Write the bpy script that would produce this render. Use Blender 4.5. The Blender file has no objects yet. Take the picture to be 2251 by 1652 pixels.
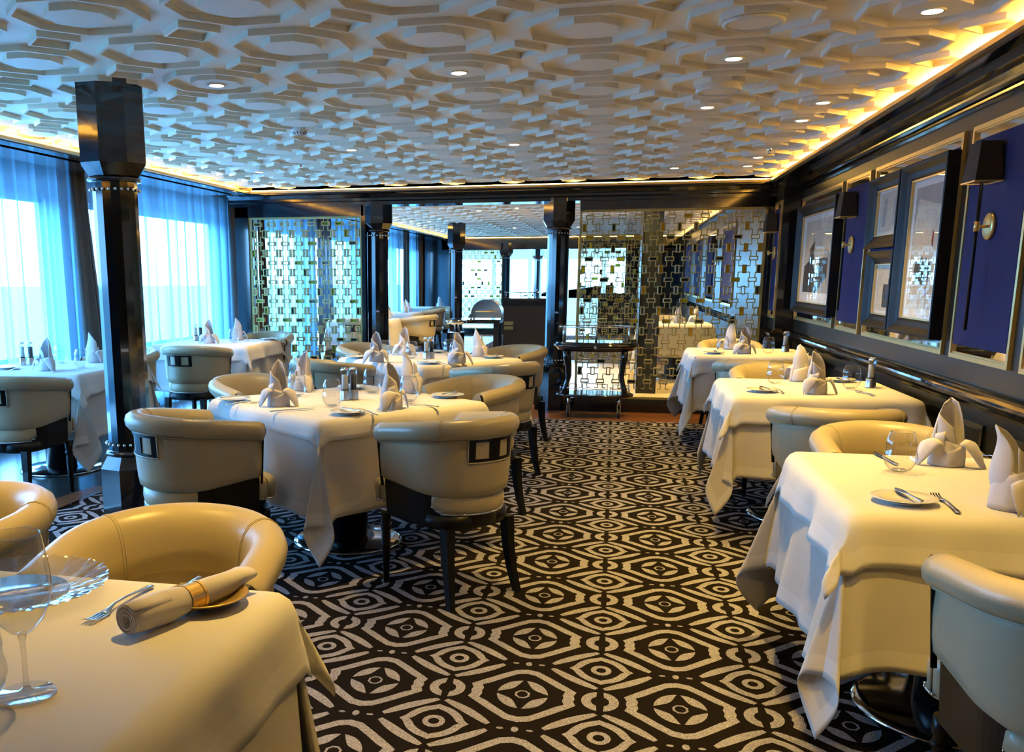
import bpy, math, random
from mathutils import Vector, Matrix
PI = math.pi
rnd = random.Random(7)
scn = bpy.context.scene
col = scn.collection
R = math.radians

# ------------------------------------------------------------------ camera, world, exposure
cam_d = bpy.data.cameras.new('camera')
cam_d.sensor_width = 36.0
cam_d.lens = 2020 / 2251 * 36
cam_d.shift_x = (1125.5 - 884) / 2251
cam_d.shift_y = (1008 - 826) / 2251
cam_d.clip_end = 8000
cam_d.clip_start = 0.02
cam = bpy.data.objects.new('camera', cam_d)
col.objects.link(cam)
cam.matrix_world = (Matrix.Translation((0, 0, 1.4)) @ Matrix.Rotation(R(12.9), 4, 'Z')
                    @ Matrix.Rotation(R(90 - 11.2), 4, 'X') @ Matrix.Rotation(R(-0.15), 4, 'Z'))
scn.camera = cam
scn.view_settings.view_transform = 'Standard'
scn.view_settings.look = 'None'
scn.view_settings.gamma = 1
scn.view_settings.exposure = 0.5
scn.cycles.use_denoising = True
scn.cycles.max_bounces = 7
scn.cycles.diffuse_bounces = 4
scn.cycles.glossy_bounces = 4
scn.cycles.transmission_bounces = 4
scn.cycles.transparent_max_bounces = 14
scn.cycles.caustics_reflective = False
scn.cycles.caustics_refractive = False
scn.cycles.sample_clamp_indirect = 6

world = bpy.data.worlds.new('daylight')
scn.world = world
world.use_nodes = True
wb = world.node_tree.nodes['Background']
wb.inputs['Color'].default_value = (0.21, 0.55, 1.0, 1)
wb.inputs['Strength'].default_value = 20

LIP_X0, LIP_X1, LIP_Y, LIP_Z = -3.92, 1.40, 9.72, 2.31
CEIL, ZREL = 2.362, 2.337
OX, OY, PIT = -0.755, 3.90, 0.609


def lamp(name, kind, loc, energy, color, **kw):
    d = bpy.data.lights.new(name, kind)
    d.energy = energy
    d.color = color
    rot = kw.pop('rot', None)
    for k, v in kw.items():
        setattr(d, k, v)
    o = bpy.data.objects.new(name, d)
    o.location = loc
    if rot:
        o.rotation_euler = rot
    col.objects.link(o)
    return o


# daylight portals in the window openings (guide the sky light through the glass)
WINS = [(2.6, 7.55), (8.15, 11.1), (12.0, 14.4), (15.2, 17.6), (18.4, 20.6), (21.2, 22.6)]
for (a, b) in WINS:
    o = lamp('window_daylight', 'AREA', (-5.05, (a + b) / 2, 1.12), 1, (1, 1, 1), shape='RECTANGLE',
             size=b - a, size_y=2.0, rot=(R(90), 0, R(-90)))
    o.data.cycles.is_portal = True

WARM = (1.0, 0.62, 0.13)


# ------------------------------------------------------------------ materials
MATS = {}


def mat(name, color, rough=0.5, metal=0.0, noise=None, bump=None, coat=0.0, emit=None, sheen=0.0, spec=0.5, trans=0.0, ior=1.45):
    m = bpy.data.materials.new(name)
    m.use_nodes = True
    nt = m.node_tree
    b = nt.nodes['Principled BSDF']
    b.inputs['Base Color'].default_value = (*color, 1)
    b.inputs['Roughness'].default_value = rough
    b.inputs['Metallic'].default_value = metal
    b.inputs['Coat Weight'].default_value = coat
    b.inputs['Coat Roughness'].default_value = 0.05
    b.inputs['Specular IOR Level'].default_value = spec
    b.inputs['Sheen Weight'].default_value = sheen
    b.inputs['Transmission Weight'].default_value = trans
    b.inputs['IOR'].default_value = ior
    tc = nt.nodes.new('ShaderNodeTexCoord')
    if noise:
        sc, amt = noise
        n = nt.nodes.new('ShaderNodeTexNoise')
        n.inputs['Scale'].default_value = sc
        n.inputs['Detail'].default_value = 4
        nt.links.new(tc.outputs['Object'], n.inputs['Vector'])
        r = nt.nodes.new('ShaderNodeMapRange')
        r.inputs['To Min'].default_value = 1 - amt
        r.inputs['To Max'].default_value = 1 + amt
        nt.links.new(n.outputs['Fac'], r.inputs['Value'])
        mx = nt.nodes.new('ShaderNodeVectorMath')
        mx.operation = 'SCALE'
        mx.inputs[0].default_value = color
        nt.links.new(r.outputs['Result'], mx.inputs['Scale'])
        nt.links.new(mx.outputs['Vector'], b.inputs['Base Color'])
    if bump:
        sc, st = bump
        n = nt.nodes.new('ShaderNodeTexNoise')
        n.inputs['Scale'].default_value = sc
        n.inputs['Detail'].default_value = 3
        nt.links.new(tc.outputs['Object'], n.inputs['Vector'])
        bp = nt.nodes.new('ShaderNodeBump')
        bp.inputs['Strength'].default_value = st
        bp.inputs['Distance'].default_value = 0.01
        nt.links.new(n.outputs['Fac'], bp.inputs['Height'])
        nt.links.new(bp.outputs['Normal'], b.inputs['Normal'])
    if emit:
        b.inputs['Emission Color'].default_value = (*emit[0], 1)
        b.inputs['Emission Strength'].default_value = emit[1]
    MATS[name] = m
    return m


mat('plaster', (0.95, 0.85, 0.66), 0.55)
mat('black_lacquer', (0.006, 0.007, 0.008), 0.10, coat=0.6)
mat('black_panel', (0.013, 0.0145, 0.011), 0.36, noise=(3, .15), spec=.35)
mat('black_wood', (0.004, 0.004, 0.004), 0.3, spec=.3)
mat('black_soft', (0.005, 0.005, 0.006), 0.5, spec=.3)
mat('gold', (0.80, 0.56, 0.20), 0.34, .8)
mat('pale_gold', (0.42, 0.34, 0.12), 0.42, 0.55)
mat('bronze_lip', (0.45, 0.33, 0.16), 0.35, 0.6)
mat('chrome', (0.82, 0.83, 0.84), 0.10, 1.0)
mat('steel', (0.62, 0.62, 0.60), 0.28, 1.0)
mat('silver', (0.88, 0.87, 0.84), 0.12, 1.0)
mat('mirror', (0.85, 0.85, 0.82), 0.03, 1.0)
mat('leather', (0.44, 0.375, 0.24), 0.32, bump=(260, .05), noise=(5, .05))
mat('leather_seam', (0.42, 0.37, 0.26), 0.45)
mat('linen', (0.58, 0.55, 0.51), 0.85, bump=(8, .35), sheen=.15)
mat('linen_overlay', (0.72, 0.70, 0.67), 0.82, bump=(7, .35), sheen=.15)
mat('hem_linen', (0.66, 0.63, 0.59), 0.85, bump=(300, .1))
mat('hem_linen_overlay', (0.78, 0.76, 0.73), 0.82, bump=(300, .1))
mat('napkin', (0.68, 0.64, 0.65), 0.85, bump=(380, .08), sheen=.2)
mat('porcelain', (0.86, 0.85, 0.80), 0.12, coat=.5)
mat('blue_fabric', (0.003, 0.013, 0.10), 0.9, noise=(1.6, .35))
mat('art_mat', (0.82, 0.79, 0.72), 0.8)
mat('art_dark', (0.055, 0.055, 0.055), 0.7, noise=(8, .4))
mat('art_grey', (0.40, 0.38, 0.34), 0.8, noise=(6, .3))
mat('art_sand', (0.62, 0.56, 0.44), 0.8, noise=(5, .2))
mat('art_red', (0.30, 0.03, 0.02), 0.8)
mat('frame_wood', (0.010, 0.010, 0.010), 0.38, noise=(9, .3), spec=.22)
mat('drape', (0.10, 0.095, 0.085), 0.95, noise=(40, .2), sheen=.2)
mat('carpet_dark', (0.011, 0.008, 0.006), 1.0, noise=(300, .5), spec=.05)
mat('white_plastic', (0.75, 0.72, 0.65), 0.4)
mat('rubber', (0.01, 0.01, 0.01), 0.6)
mat('salt', (0.85, 0.84, 0.80), 0.9)
mat('peppercorn', (0.03, 0.022, 0.015), 0.8, noise=(300, .8))
mat('lime_glass', (0.42, 0.50, 0.05), 0.25)
mat('dark_glass', (0.015, 0.030, 0.035), 0.12)
mat('amber_glass', (0.75, 0.50, 0.04), 0.25)
mat('marble', (0.80, 0.64, 0.34), 0.25, noise=(2.5, .12))
mat('bounce_white', (0.70, 0.72, 0.74), 0.8)
mat('sea', (0.035, 0.085, 0.11), 0.5, noise=(.02, .08))
mat('cove_lamp', (1, .8, .4), 0.5, emit=((1.0, 0.60, 0.13), 48))
mat('lamp_glow', (1, .9, .7), 0.5, emit=((1.0, 0.80, 0.50), 14))
mat('brass_plate', (0.85, 0.62, 0.22), 0.2, 1.0)
mat('white_frame', (0.55, 0.62, 0.66), 0.5)
mat('green_trim', (0.02, 0.05, 0.05), 0.3)
mat('shade_cloth', (0.012, 0.010, 0.009), 0.8)
mat('grey_label', (0.4, 0.45, 0.5), 0.5)


def carpet_light():
    m = mat('carpet_light', (0.42, 0.36, 0.31), 1.0, spec=.1)
    nt = m.node_tree
    b = nt.nodes['Principled BSDF']
    tc = nt.nodes.new('ShaderNodeTexCoord')
    n = nt.nodes.new('ShaderNodeTexNoise')
    n.inputs['Scale'].default_value = 260
    n.inputs['Detail'].default_value = 3
    nt.links.new(tc.outputs['Object'], n.inputs['Vector'])
    r = nt.nodes.new('ShaderNodeValToRGB')
    r.color_ramp.elements[0].position = .32
    r.color_ramp.elements[0].color = (0.12, 0.115, 0.125, 1)
    r.color_ramp.elements[1].position = .62
    r.color_ramp.elements[1].color = (0.40, 0.385, 0.42, 1)
    nt.links.new(n.outputs['Fac'], r.inputs['Fac'])
    nt.links.new(r.outputs['Color'], b.inputs['Base Color'])


carpet_light()


def wood_floor(name, c1, c2, sx, sy, rough):
    m = mat(name, c1, rough)
    nt = m.node_tree
    b = nt.nodes['Principled BSDF']
    tc = nt.nodes.new('ShaderNodeTexCoord')
    br = nt.nodes.new('ShaderNodeTexBrick')
    br.inputs['Color1'].default_value = (*c1, 1)
    br.inputs['Color2'].default_value = (*c2, 1)
    br.inputs['Mortar'].default_value = (0.01, 0.008, 0.006, 1)
    br.inputs['Scale'].default_value = 1.0
    br.inputs['Brick Width'].default_value = sx
    br.inputs['Row Height'].default_value = sy
    br.inputs['Mortar Size'].default_value = 0.004
    nt.links.new(tc.outputs['Object'], br.inputs['Vector'])
    w = nt.nodes.new('ShaderNodeTexNoise')
    w.inputs['Scale'].default_value = 14
    mp = nt.nodes.new('ShaderNodeMapping')
    mp.inputs['Scale'].default_value = (.6, 6, 1)
    nt.links.new(tc.outputs['Object'], mp.inputs['Vector'])
    nt.links.new(mp.outputs['Vector'], w.inputs['Vector'])
    mx = nt.nodes.new('ShaderNodeMix')
    mx.data_type = 'RGBA'
    mx.blend_type = 'MULTIPLY'
    mx.inputs[0].default_value = .6
    nt.links.new(br.outputs['Color'], mx.inputs[6])
    nt.links.new(w.outputs['Fac'], mx.inputs[7])
    nt.links.new(mx.outputs[2], b.inputs['Base Color'])


wood_floor('dark_wood_floor', (0.075, 0.065, 0.055), (0.045, 0.04, 0.035), .9, .3, .22)
wood_floor('brown_wood_floor', (0.34, 0.13, 0.045), (0.26, 0.09, 0.03), 1.4, .12, .3)


def glass(name, tint, refl=1.0, rough=0.0):
    m = bpy.data.materials.new(name)
    m.use_nodes = True
    nt = m.node_tree
    for n in list(nt.nodes):
        if n.type != 'OUTPUT_MATERIAL':
            nt.nodes.remove(n)
    out = nt.nodes['Material Output']
    t = nt.nodes.new('ShaderNodeBsdfTransparent')
    t.inputs['Color'].default_value = (*tint, 1)
    g = nt.nodes.new('ShaderNodeBsdfGlossy')
    g.inputs['Roughness'].default_value = rough
    lw = nt.nodes.new('ShaderNodeLayerWeight')
    lw.inputs['Blend'].default_value = .5
    pw = nt.nodes.new('ShaderNodeMath')
    pw.operation = 'POWER'
    pw.inputs[1].default_value = 4.0
    nt.links.new(lw.outputs['Facing'], pw.inputs[0])
    mu = nt.nodes.new('ShaderNodeMath')
    mu.operation = 'MULTIPLY_ADD'
    mu.use_clamp = True
    mu.inputs[1].default_value = .8 * refl
    mu.inputs[2].default_value = .045 * refl
    mx = nt.nodes.new('ShaderNodeMixShader')
    nt.links.new(pw.outputs[0], mu.inputs[0])
    nt.links.new(mu.outputs[0], mx.inputs[0])
    nt.links.new(t.outputs[0], mx.inputs[1])
    nt.links.new(g.outputs[0], mx.inputs[2])
    nt.links.new(mx.outputs[0], out.inputs['Surface'])
    MATS[name] = m


glass('window_glass', (0.95, 0.98, 1.0), 0.6)
glass('screen_glass', (0.93, 0.95, 0.92), 1.6)
glass('drink_glass', (0.93, 0.935, 0.93), 2.0, 0.02)
glass('charger_glass', (0.86, 0.87, 0.87), 2.0, 0.10)
glass('picture_glass', (1, 1, 1), .6)


def sheer():
    m = bpy.data.materials.new('sheer')
    m.use_nodes = True
    nt = m.node_tree
    for n in list(nt.nodes):
        if n.type != 'OUTPUT_MATERIAL':
            nt.nodes.remove(n)
    out = nt.nodes['Material Output']
    t = nt.nodes.new('ShaderNodeBsdfTransparent')
    t.inputs['Color'].default_value = (1, 1, 1, 1)
    tr = nt.nodes.new('ShaderNodeBsdfTranslucent')
    tr.inputs['Color'].default_value = (0.20, 0.46, 0.66, 1)
    df = nt.nodes.new('ShaderNodeBsdfDiffuse')
    df.inputs['Color'].default_value = (0.34, 0.50, 0.62, 1)
    m1 = nt.nodes.new('ShaderNodeMixShader')
    m1.inputs[0].default_value = .35
    nt.links.new(tr.outputs[0], m1.inputs[1])
    nt.links.new(df.outputs[0], m1.inputs[2])
    lw = nt.nodes.new('ShaderNodeLayerWeight')
    lw.inputs['Blend'].default_value = .35
    mr = nt.nodes.new('ShaderNodeMapRange')
    mr.inputs['From Min'].default_value = 0.05
    mr.inputs['From Max'].default_value = 0.55
    mr.inputs['To Min'].default_value = .52
    mr.inputs['To Max'].default_value = .93
    nt.links.new(lw.outputs['Facing'], mr.inputs['Value'])
    mx = nt.nodes.new('ShaderNodeMixShader')
    nt.links.new(mr.outputs['Result'], mx.inputs[0])
    nt.links.new(t.outputs[0], mx.inputs[1])
    nt.links.new(m1.outputs[0], mx.inputs[2])
    nt.links.new(mx.outputs[0], out.inputs['Surface'])
    MATS['sheer'] = m


sheer()


def tinted(name, color):
    m = mat(name, color, 0.2)
    nt = m.node_tree
    out = nt.nodes['Material Output']
    b = nt.nodes['Principled BSDF']
    t = nt.nodes.new('ShaderNodeBsdfTransparent')
    t.inputs['Color'].default_value = (*color, 1)
    tr = nt.nodes.new('ShaderNodeBsdfTranslucent')
    tr.inputs['Color'].default_value = (*color, 1)
    a = nt.nodes.new('ShaderNodeMixShader')
    a.inputs[0].default_value = .6
    nt.links.new(t.outputs[0], a.inputs[1])
    nt.links.new(tr.outputs[0], a.inputs[2])
    c = nt.nodes.new('ShaderNodeMixShader')
    c.inputs[0].default_value = .5
    nt.links.new(a.outputs[0], c.inputs[1])
    nt.links.new(b.outputs[0], c.inputs[2])
    nt.links.new(c.outputs[0], out.inputs['Surface'])


tinted('lime_glass', (0.62, 0.80, 0.04))
tinted('amber_glass', (0.95, 0.66, 0.03))


# ------------------------------------------------------------------ mesh helpers
class MB:
    def __init__(self):
        self.v = []
        self.f = []
        self.mi = []
        self.sm = []

    def add(self, vs, fs, mi=0, smooth=False):
        n = len(self.v)
        self.v += [tuple(p) for p in vs]
        for f in fs:
            self.f.append(tuple(i + n for i in f))
            self.mi.append(mi)
            self.sm.append(smooth)
        return self

    def box(self, x0, y0, z0, x1, y1, z1, mi=0, M=None):
        vs = [(x0, y0, z0), (x1, y0, z0), (x1, y1, z0), (x0, y1, z0), (x0, y0, z1), (x1, y0, z1), (x1, y1, z1), (x0, y1, z1)]
        if M:
            vs = [M @ Vector(p) for p in vs]
        return self.add(vs, [(3, 2, 1, 0), (4, 5, 6, 7), (0, 1, 5, 4), (1, 2, 6, 5), (2, 3, 7, 6), (3, 0, 4, 7)], mi)

    def bar(self, p, q, w, h, up=(0, 0, 1), mi=0):
        p = Vector(p); q = Vector(q); d = (q - p)
        L = d.length
        d.normalize()
        u = Vector(up)
        s = d.cross(u)
        if s.length < 1e-4:
            s = d.cross(Vector((1, 0, 0)))
        s.normalize()
        u = s.cross(d)
        vs = []
        for e in (p, q):
            for a, b in ((-1, -1), (1, -1), (1, 1), (-1, 1)):
                vs.append(e + s * a * w / 2 + u * b * h / 2)
        return self.add(vs, [(3, 2, 1, 0), (4, 5, 6, 7), (0, 1, 5, 4), (1, 2, 6, 5), (2, 3, 7, 6), (3, 0, 4, 7)], mi)

    def loft(self, rings, closed=True, cap=True, mi=0, smooth=True, loop=False):
        n = len(rings[0]); m = len(rings)
        vs = [p for r in rings for p in r]
        fs = []
        for i in range(m if loop else m - 1):
            a = i * n; b = ((i + 1) % m) * n
            for j in range(n if closed else n - 1):
                k = (j + 1) % n
                fs.append((a + j, a + k, b + k, b + j))
        self.add(vs, fs, mi, smooth)
        if cap and closed and not loop:
            base = len(self.v) - len(vs)
            self.f.append(tuple(base + j for j in reversed(range(n)))); self.mi.append(mi); self.sm.append(False)
            self.f.append(tuple(base + (m - 1) * n + j for j in range(n))); self.mi.append(mi); self.sm.append(False)
        return self

    def tube(self, pts, r, n=8, mi=0, smooth=True, loop=False):
        pts = [Vector(p) for p in pts]
        rs = r if isinstance(r, (list, tuple)) else [r] * len(pts)
        rings = []
        ref = None
        N = len(pts)
        for i, p in enumerate(pts):
            if loop:
                d = pts[(i + 1) % N] - pts[i - 1]
            else:
                d = pts[min(i + 1, N - 1)] - pts[max(i - 1, 0)]
            d.normalize()
            if ref is None:
                ref = d.orthogonal().normalized()
            ref = (ref - d * ref.dot(d)).normalized()
            b = d.cross(ref)
            rings.append([p + (ref * math.cos(2 * PI * k / n) + b * math.sin(2 * PI * k / n)) * rs[i] for k in range(n)])
        return self.loft(rings, mi=mi, smooth=smooth, loop=loop)

    def lathe(self, prof, n=24, c=(0, 0, 0), mi=0, smooth=True, sx=1, sy=1, ph=0, cap=True):
        rings = [[(c[0] + r * sx * math.cos(2 * PI * k / n + ph), c[1] + r * sy * math.sin(2 * PI * k / n + ph), c[2] + z) for k in range(n)] for r, z in prof]
        return self.loft(rings, mi=mi, smooth=smooth, cap=cap)

    def sphere(self, c, r, n=8, m=5, mi=0, sz=1):
        prof = [(max(r * math.sin(PI * i / m), 1e-4), -r * sz * math.cos(PI * i / m)) for i in range(m + 1)]
        return self.lathe(prof, n, c, mi)

    def prism(self, poly, z0, z1, mi=0, M=None):
        n = len(poly)
        vs = [(x, y, z0) for x, y in poly] + [(x, y, z1) for x, y in poly]
        if M:
            vs = [M @ Vector(p) for p in vs]
        fs = [tuple(reversed(range(n))), tuple(range(n, 2 * n))] + [(i, (i + 1) % n, n + (i + 1) % n, n + i) for i in range(n)]
        return self.add(vs, fs, mi)

    def build(self, name, material, parent=None, bevel=None):
        me = bpy.data.meshes.new(name)
        me.from_pydata([tuple(p) for p in self.v], [], self.f)
        ms = material if isinstance(material, (list, tuple)) else [material]
        for m in ms:
            me.materials.append(MATS[m])
        me.polygons.foreach_set('material_index', self.mi)
        me.polygons.foreach_set('use_smooth', self.sm)
        me.update()
        o = bpy.data.objects.new(name, me)
        col.objects.link(o)
        if parent:
            o.parent = parent
        if bevel:
            b = o.modifiers.new('bevel', 'BEVEL')
            b.width = bevel
            b.segments = 2
            b.limit_method = 'ANGLE'
        return o


def tag(o, label=None, cat=None, group=None, kind=None):
    if label: o['label'] = label
    if cat: o['category'] = cat
    if group: o['group'] = group
    if kind: o['kind'] = kind
    return o


def struct(o):
    o['kind'] = 'structure'
    return o


def empty(name, loc, rz=0, label=None, cat=None, group=None):
    o = bpy.data.objects.new(name, None)
    o.empty_display_size = .1
    o.location = loc
    o.rotation_euler = (0, 0, rz)
    col.objects.link(o)
    return tag(o, label, cat, group)


def copy_tree(o, parent=None):
    c = o.copy()
    col.objects.link(c)
    if parent:
        c.parent = parent
    for ch in list(o.children):
        copy_tree(ch, c)
    return c


PROTO = {}


def place(key, maker, loc, rz, label, cat, group=None):
    """first use moves the prototype itself, later uses copy it with its parts"""
    if key not in PROTO:
        PROTO[key] = maker()
        o = PROTO[key]
    else:
        o = copy_tree(PROTO[key])
        for k in ('label', 'category', 'group'):
            if k in o: del o[k]
    o.location = loc
    o.rotation_euler = (0, 0, rz)
    return tag(o, label, cat, group)


# ------------------------------------------------------------------ ceiling
def octa(cx, cy, r, k=8):
    return [(cx + r * math.cos(PI / 8 + i * PI / 4), cy + r * math.sin(PI / 8 + i * PI / 4)) for i in range(k)]


def ridge(mb, outer, inner, z0, z1):
    n = len(outer)
    vs = [(x, y, z) for z in (z1, z0) for P in (outer, inner) for x, y in P]
    fs = []
    for i in range(n):
        j = (i + 1) % n
        fs.append((2 * n + i, 2 * n + j, 3 * n + j, 3 * n + i))      # bottom
        fs.append((i, j, 2 * n + j, 2 * n + i))                      # outer face
        fs.append((n + j, n + i, 3 * n + i, 3 * n + j))              # inner face
    mb.add(vs, fs)


def relief_ceiling(name, y0, y1, j0, j1):
    mb = MB()
    mb.box(LIP_X0 - .22, y0, CEIL, LIP_X1 + .22, y1, CEIL + .03)
    i0, i1 = -5, 4
    for i in range(i0, i1):
        for j in range(j0, j1):
            cx, cy = OX + i * PIT, OY + j * PIT
            if cx > LIP_X0 - .1 and cx < LIP_X1 + .35 and y0 + .2 < cy < y1 - .2:
                ridge(mb, octa(cx, cy, .256), octa(cx, cy, .240), ZREL, CEIL)
                mb.prism(octa(cx, cy, .128), ZREL, CEIL)
            cx, cy = OX + (i + .5) * PIT, OY + (j + .5) * PIT
            if cx > LIP_X0 - .1 and cx < LIP_X1 + .22 and y0 + .12 < cy < y1 - .12:
                sq = lambda r: [(cx + r, cy), (cx, cy + r), (cx - r, cy), (cx, cy - r)]
                ridge(mb, sq(.121), sq(.107), ZREL, CEIL)
    return struct(mb.build(name, 'plaster'))


relief_ceiling('ceiling', -1.6, LIP_Y + .17, -9, 10)
relief_ceiling('ceiling', 12.45, 22.8, 13, 31)


# ------------------------------------------------------------------ floor
def carpet(name, x0, x1, y0, y1):
    SX, SY = .5186, .509
    EX, EY = .005, 2.686
    mb = MB()
    mb.box(x0, y0, -.02, x1, y1, 0.0, 0)
    Z = .0012

    def strip(outer, inner, mi=1):
        n = len(outer)
        mb.add([(x, y, Z) for x, y in outer] + [(x, y, Z) for x, y in inner], [(i, i + 1, n + i + 1, n + i) for i in range(n - 1)], mi)

    def poly(P):
        mb.add([(x, y, Z) for x, y in P], [tuple(range(len(P)))], 1)

    def ell(rx, ry, a0=0, a1=360, n=14):
        return [(rx * math.cos(R(a0 + (a1 - a0) * k / n)), ry * math.sin(R(a0 + (a1 - a0) * k / n))) for k in range(n + 1)]

    def inside(P, cx, cy):
        return all(x0 < cx + x < x1 and y0 < cy + y < y1 for x, y in P)
    # shapes in metres relative to a lattice point; each entry: list of (outer, inner) strips or polygons
    eye, med = [], []
    eye.append(('s', ell(.037, .042), ell(.018, .021)))

    def lens(a, b, pw):
        pts = []
        for k in range(49):
            t = 2 * PI * k / 48
            c, s = math.cos(t), math.sin(t)
            q = (abs(c) ** pw + abs(s) ** pw) ** (-1 / pw)
            spike = 1 + .16 * max(0, math.cos(4 * t)) ** 10 * (1 if abs(c) > .7 else .5)
            pts.append((a * q * c * spike, b * q * s * spike))
        return pts
    eye.append(('s', lens(.098, .112, 1.75), lens(.070, .082, 1.6)))
    for sx in (1, -1):
        for sy in (1, -1):
            P = []
            ax, ay, bx, by = .012, .158, .172, .020
            dx, dy = bx - ax, by - ay
            L = math.hypot(dx, dy)
            ux, uy = dx / L, dy / L
            nx, ny = -uy, ux
            if nx < 0: nx, ny = -nx, -ny
            for k in range(13):
                t = k / 12
                w = .019 * math.sin(PI * min(1, max(0, .06 + .88 * t))) ** .45
                bulge = .006 * math.sin(PI * t)
                P.append((ax + dx * t + nx * (bulge + w), ay + dy * t + ny * (bulge + w)))
            for k in range(12, -1, -1):
                t = k / 12
                w = .018 * math.sin(PI * min(1, max(0, .06 + .88 * t))) ** .45
                bulge = .006 * math.sin(PI * t)
                P.append((ax + dx * t + nx * (bulge - w), ay + dy * t + ny * (bulge - w)))
            P = [(x * sx, y * sy) for x, y in P]
            eye.append(('p', P if sx * sy < 0 else P[::-1], None))
    # split ring half a pitch further on
    for s in (1, -1):
        O = [(s * x, y + SY / 2) for x, y in ell(.062, .072, -80, 80)]
        I = [(s * x, y + SY / 2) for x, y in ell(.030, .036, -64, 64)]
        eye.append(('s', O, I))
    # small dots beside the eye, half a pitch sideways
    for dx, r1, r2 in ((0, .012, .018), (.047, .012, .007), (-.047, .012, .007)):
        eye.append(('p', [(x + SX / 2 + dx, y) for x, y in ell(r1, r2, n=8)][:-1], None))
    med.append(('s', ell(.027, .032, 22.5, 382.5, 8), ell(.019, .024, 22.5, 382.5, 8)))
    for q in range(4):
        O = ell(.086, .108, 90 * q + 4, 90 * q + 86, 10)
        a, b = O[0], O[-1]
        I = []
        for k in range(11):
            t = k / 10
            mx, my = a[0] + (b[0] - a[0]) * t, a[1] + (b[1] - a[1]) * t
            f = 1 - .26 * math.sin(PI * t)
            I.append((mx * f, my * f))
        med.append(('s', O, I))

    def diam(w, h, notch):
        pts = []
        h1 = .30 * h
        right = [(w * .86, -.030), (w, -.040), (w * .9, 0), (w, .040), (w * .86, .030)] if notch else [(w, -.022), (w * .97, -.015), (w * .97, 0), (w * .97, .015), (w, .022)]
        right = [(w * .98, -.050), (w * .93, -.022), (w * .955, 0), (w * .93, .022), (w * .98, .050)]
        top = [(w * .80, h * .42), (w * .50, h * .70), (w * .22, h * .94), (0, h), (-w * .22, h * .94), (-w * .50, h * .70), (-w * .80, h * .42)]
        left = [(-x, -y) for x, y in right]
        bot = [(-x, -y) for x, y in top]
        return right + top + left + bot + [right[0]]
    med.append(('s', diam(.184, .205, True), diam(.145, .168, False)))
    nx0, nx1 = int((x0 - EX) / SX) - 2, int((x1 - EX) / SX) + 2
    ny0, ny1 = int((y0 - EY) / SY) - 2, int((y1 - EY) / SY) + 2
    for i in range(nx0, nx1):
        for j in range(ny0, ny1):
            for S, cx, cy in ((eye, EX + i * SX, EY + j * SY), (med, EX + (i + .5) * SX, EY + (j + .5) * SY)):
                for k, A, B in S:
                    clampf = lambda p: (min(max(p[0] + cx, x0), x1), min(max(p[1] + cy, y0), y1))
                    if not any(x0 < cx + x < x1 and y0 < cy + y < y1 for x, y in A):
                        continue
                    if k == 's':
                        strip([clampf(p) for p in A], [clampf(p) for p in B])
                    else:
                        poly([clampf(p) for p in A])
    return mb.build(name, ['carpet_dark', 'carpet_light'])


struct(carpet('floor', -3.28, 1.66, -1.5, 9.2))
struct(carpet('floor', -2.6, 1.5, 15.9, 22.7))
struct(MB().box(-4.95, -1.5, -.03, -3.30, 22.7, 0).build('floor', 'dark_wood_floor'))
struct(MB().box(-3.28, 9.2, -.03, 1.66, 10.4, 0).build('floor', 'brown_wood_floor'))
struct(MB().box(-3.30, 10.4, -.03, 1.66, 15.3, 0).build('floor', 'marble'))
struct(MB().box(-3.30, 15.3, -.03, 1.66, 15.9, 0).box(-3.3, 15.9, -.03, -2.6, 22.7, 0).build('floor', 'brown_wood_floor'))
struct(MB().box(-3.30, -1.5, -.02, -3.28, 9.4, .004).build('trim_1', 'chrome'))
# orange wood inlay along the carpet edge on the window side
struct(MB().prism([(-3.30, 4.3), (-3.30, 5.55), (-3.42, 5.5), (-3.5, 4.95), (-3.42, 4.3)], 0, .0015).build('trim_2', 'brown_wood_floor'))

# ------------------------------------------------------------------ window wall (left)
wl = MB()
XG = -5.0
ys = [-1.5] + [e for w in WINS for e in w] + [22.9]
wl.box(XG - .1, -1.5, -.03, XG + .02, 22.9, .14)
wl.box(XG - .1, -1.5, 2.10, XG + .02, 22.9, 2.5)
for k in range(0, len(ys), 2):
    wl.box(XG - .1, ys[k], .14, XG + .02, ys[k + 1], 2.10)
struct(wl.build('wall_left', 'white_frame'))
for k, (a, b) in enumerate(WINS):
    w = MB()
    w.box(XG - .05, a, .14, XG - .02, a + .05, 2.10).box(XG - .05, b - .05, .14, XG - .02, b, 2.10)
    w.box(XG - .05, a, 2.05, XG - .02, b, 2.10).box(XG - .05, a, .14, XG - .02, b, .19)
    wo = struct(w.build('window_%d' % (k + 1), 'white_frame'))
    MB().add([(XG - .035, a, .14), (XG - .035, b, .14), (XG - .035, b, 2.1), (XG - .035, a, 2.1)], [(0, 1, 2, 3)]).build('pane', 'window_glass', wo)
# low sill ledge
struct(MB().box(XG + .02, -1.5, -.03, XG + .10, 22.9, .16).build('trim_3', 'white_frame'))


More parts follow.
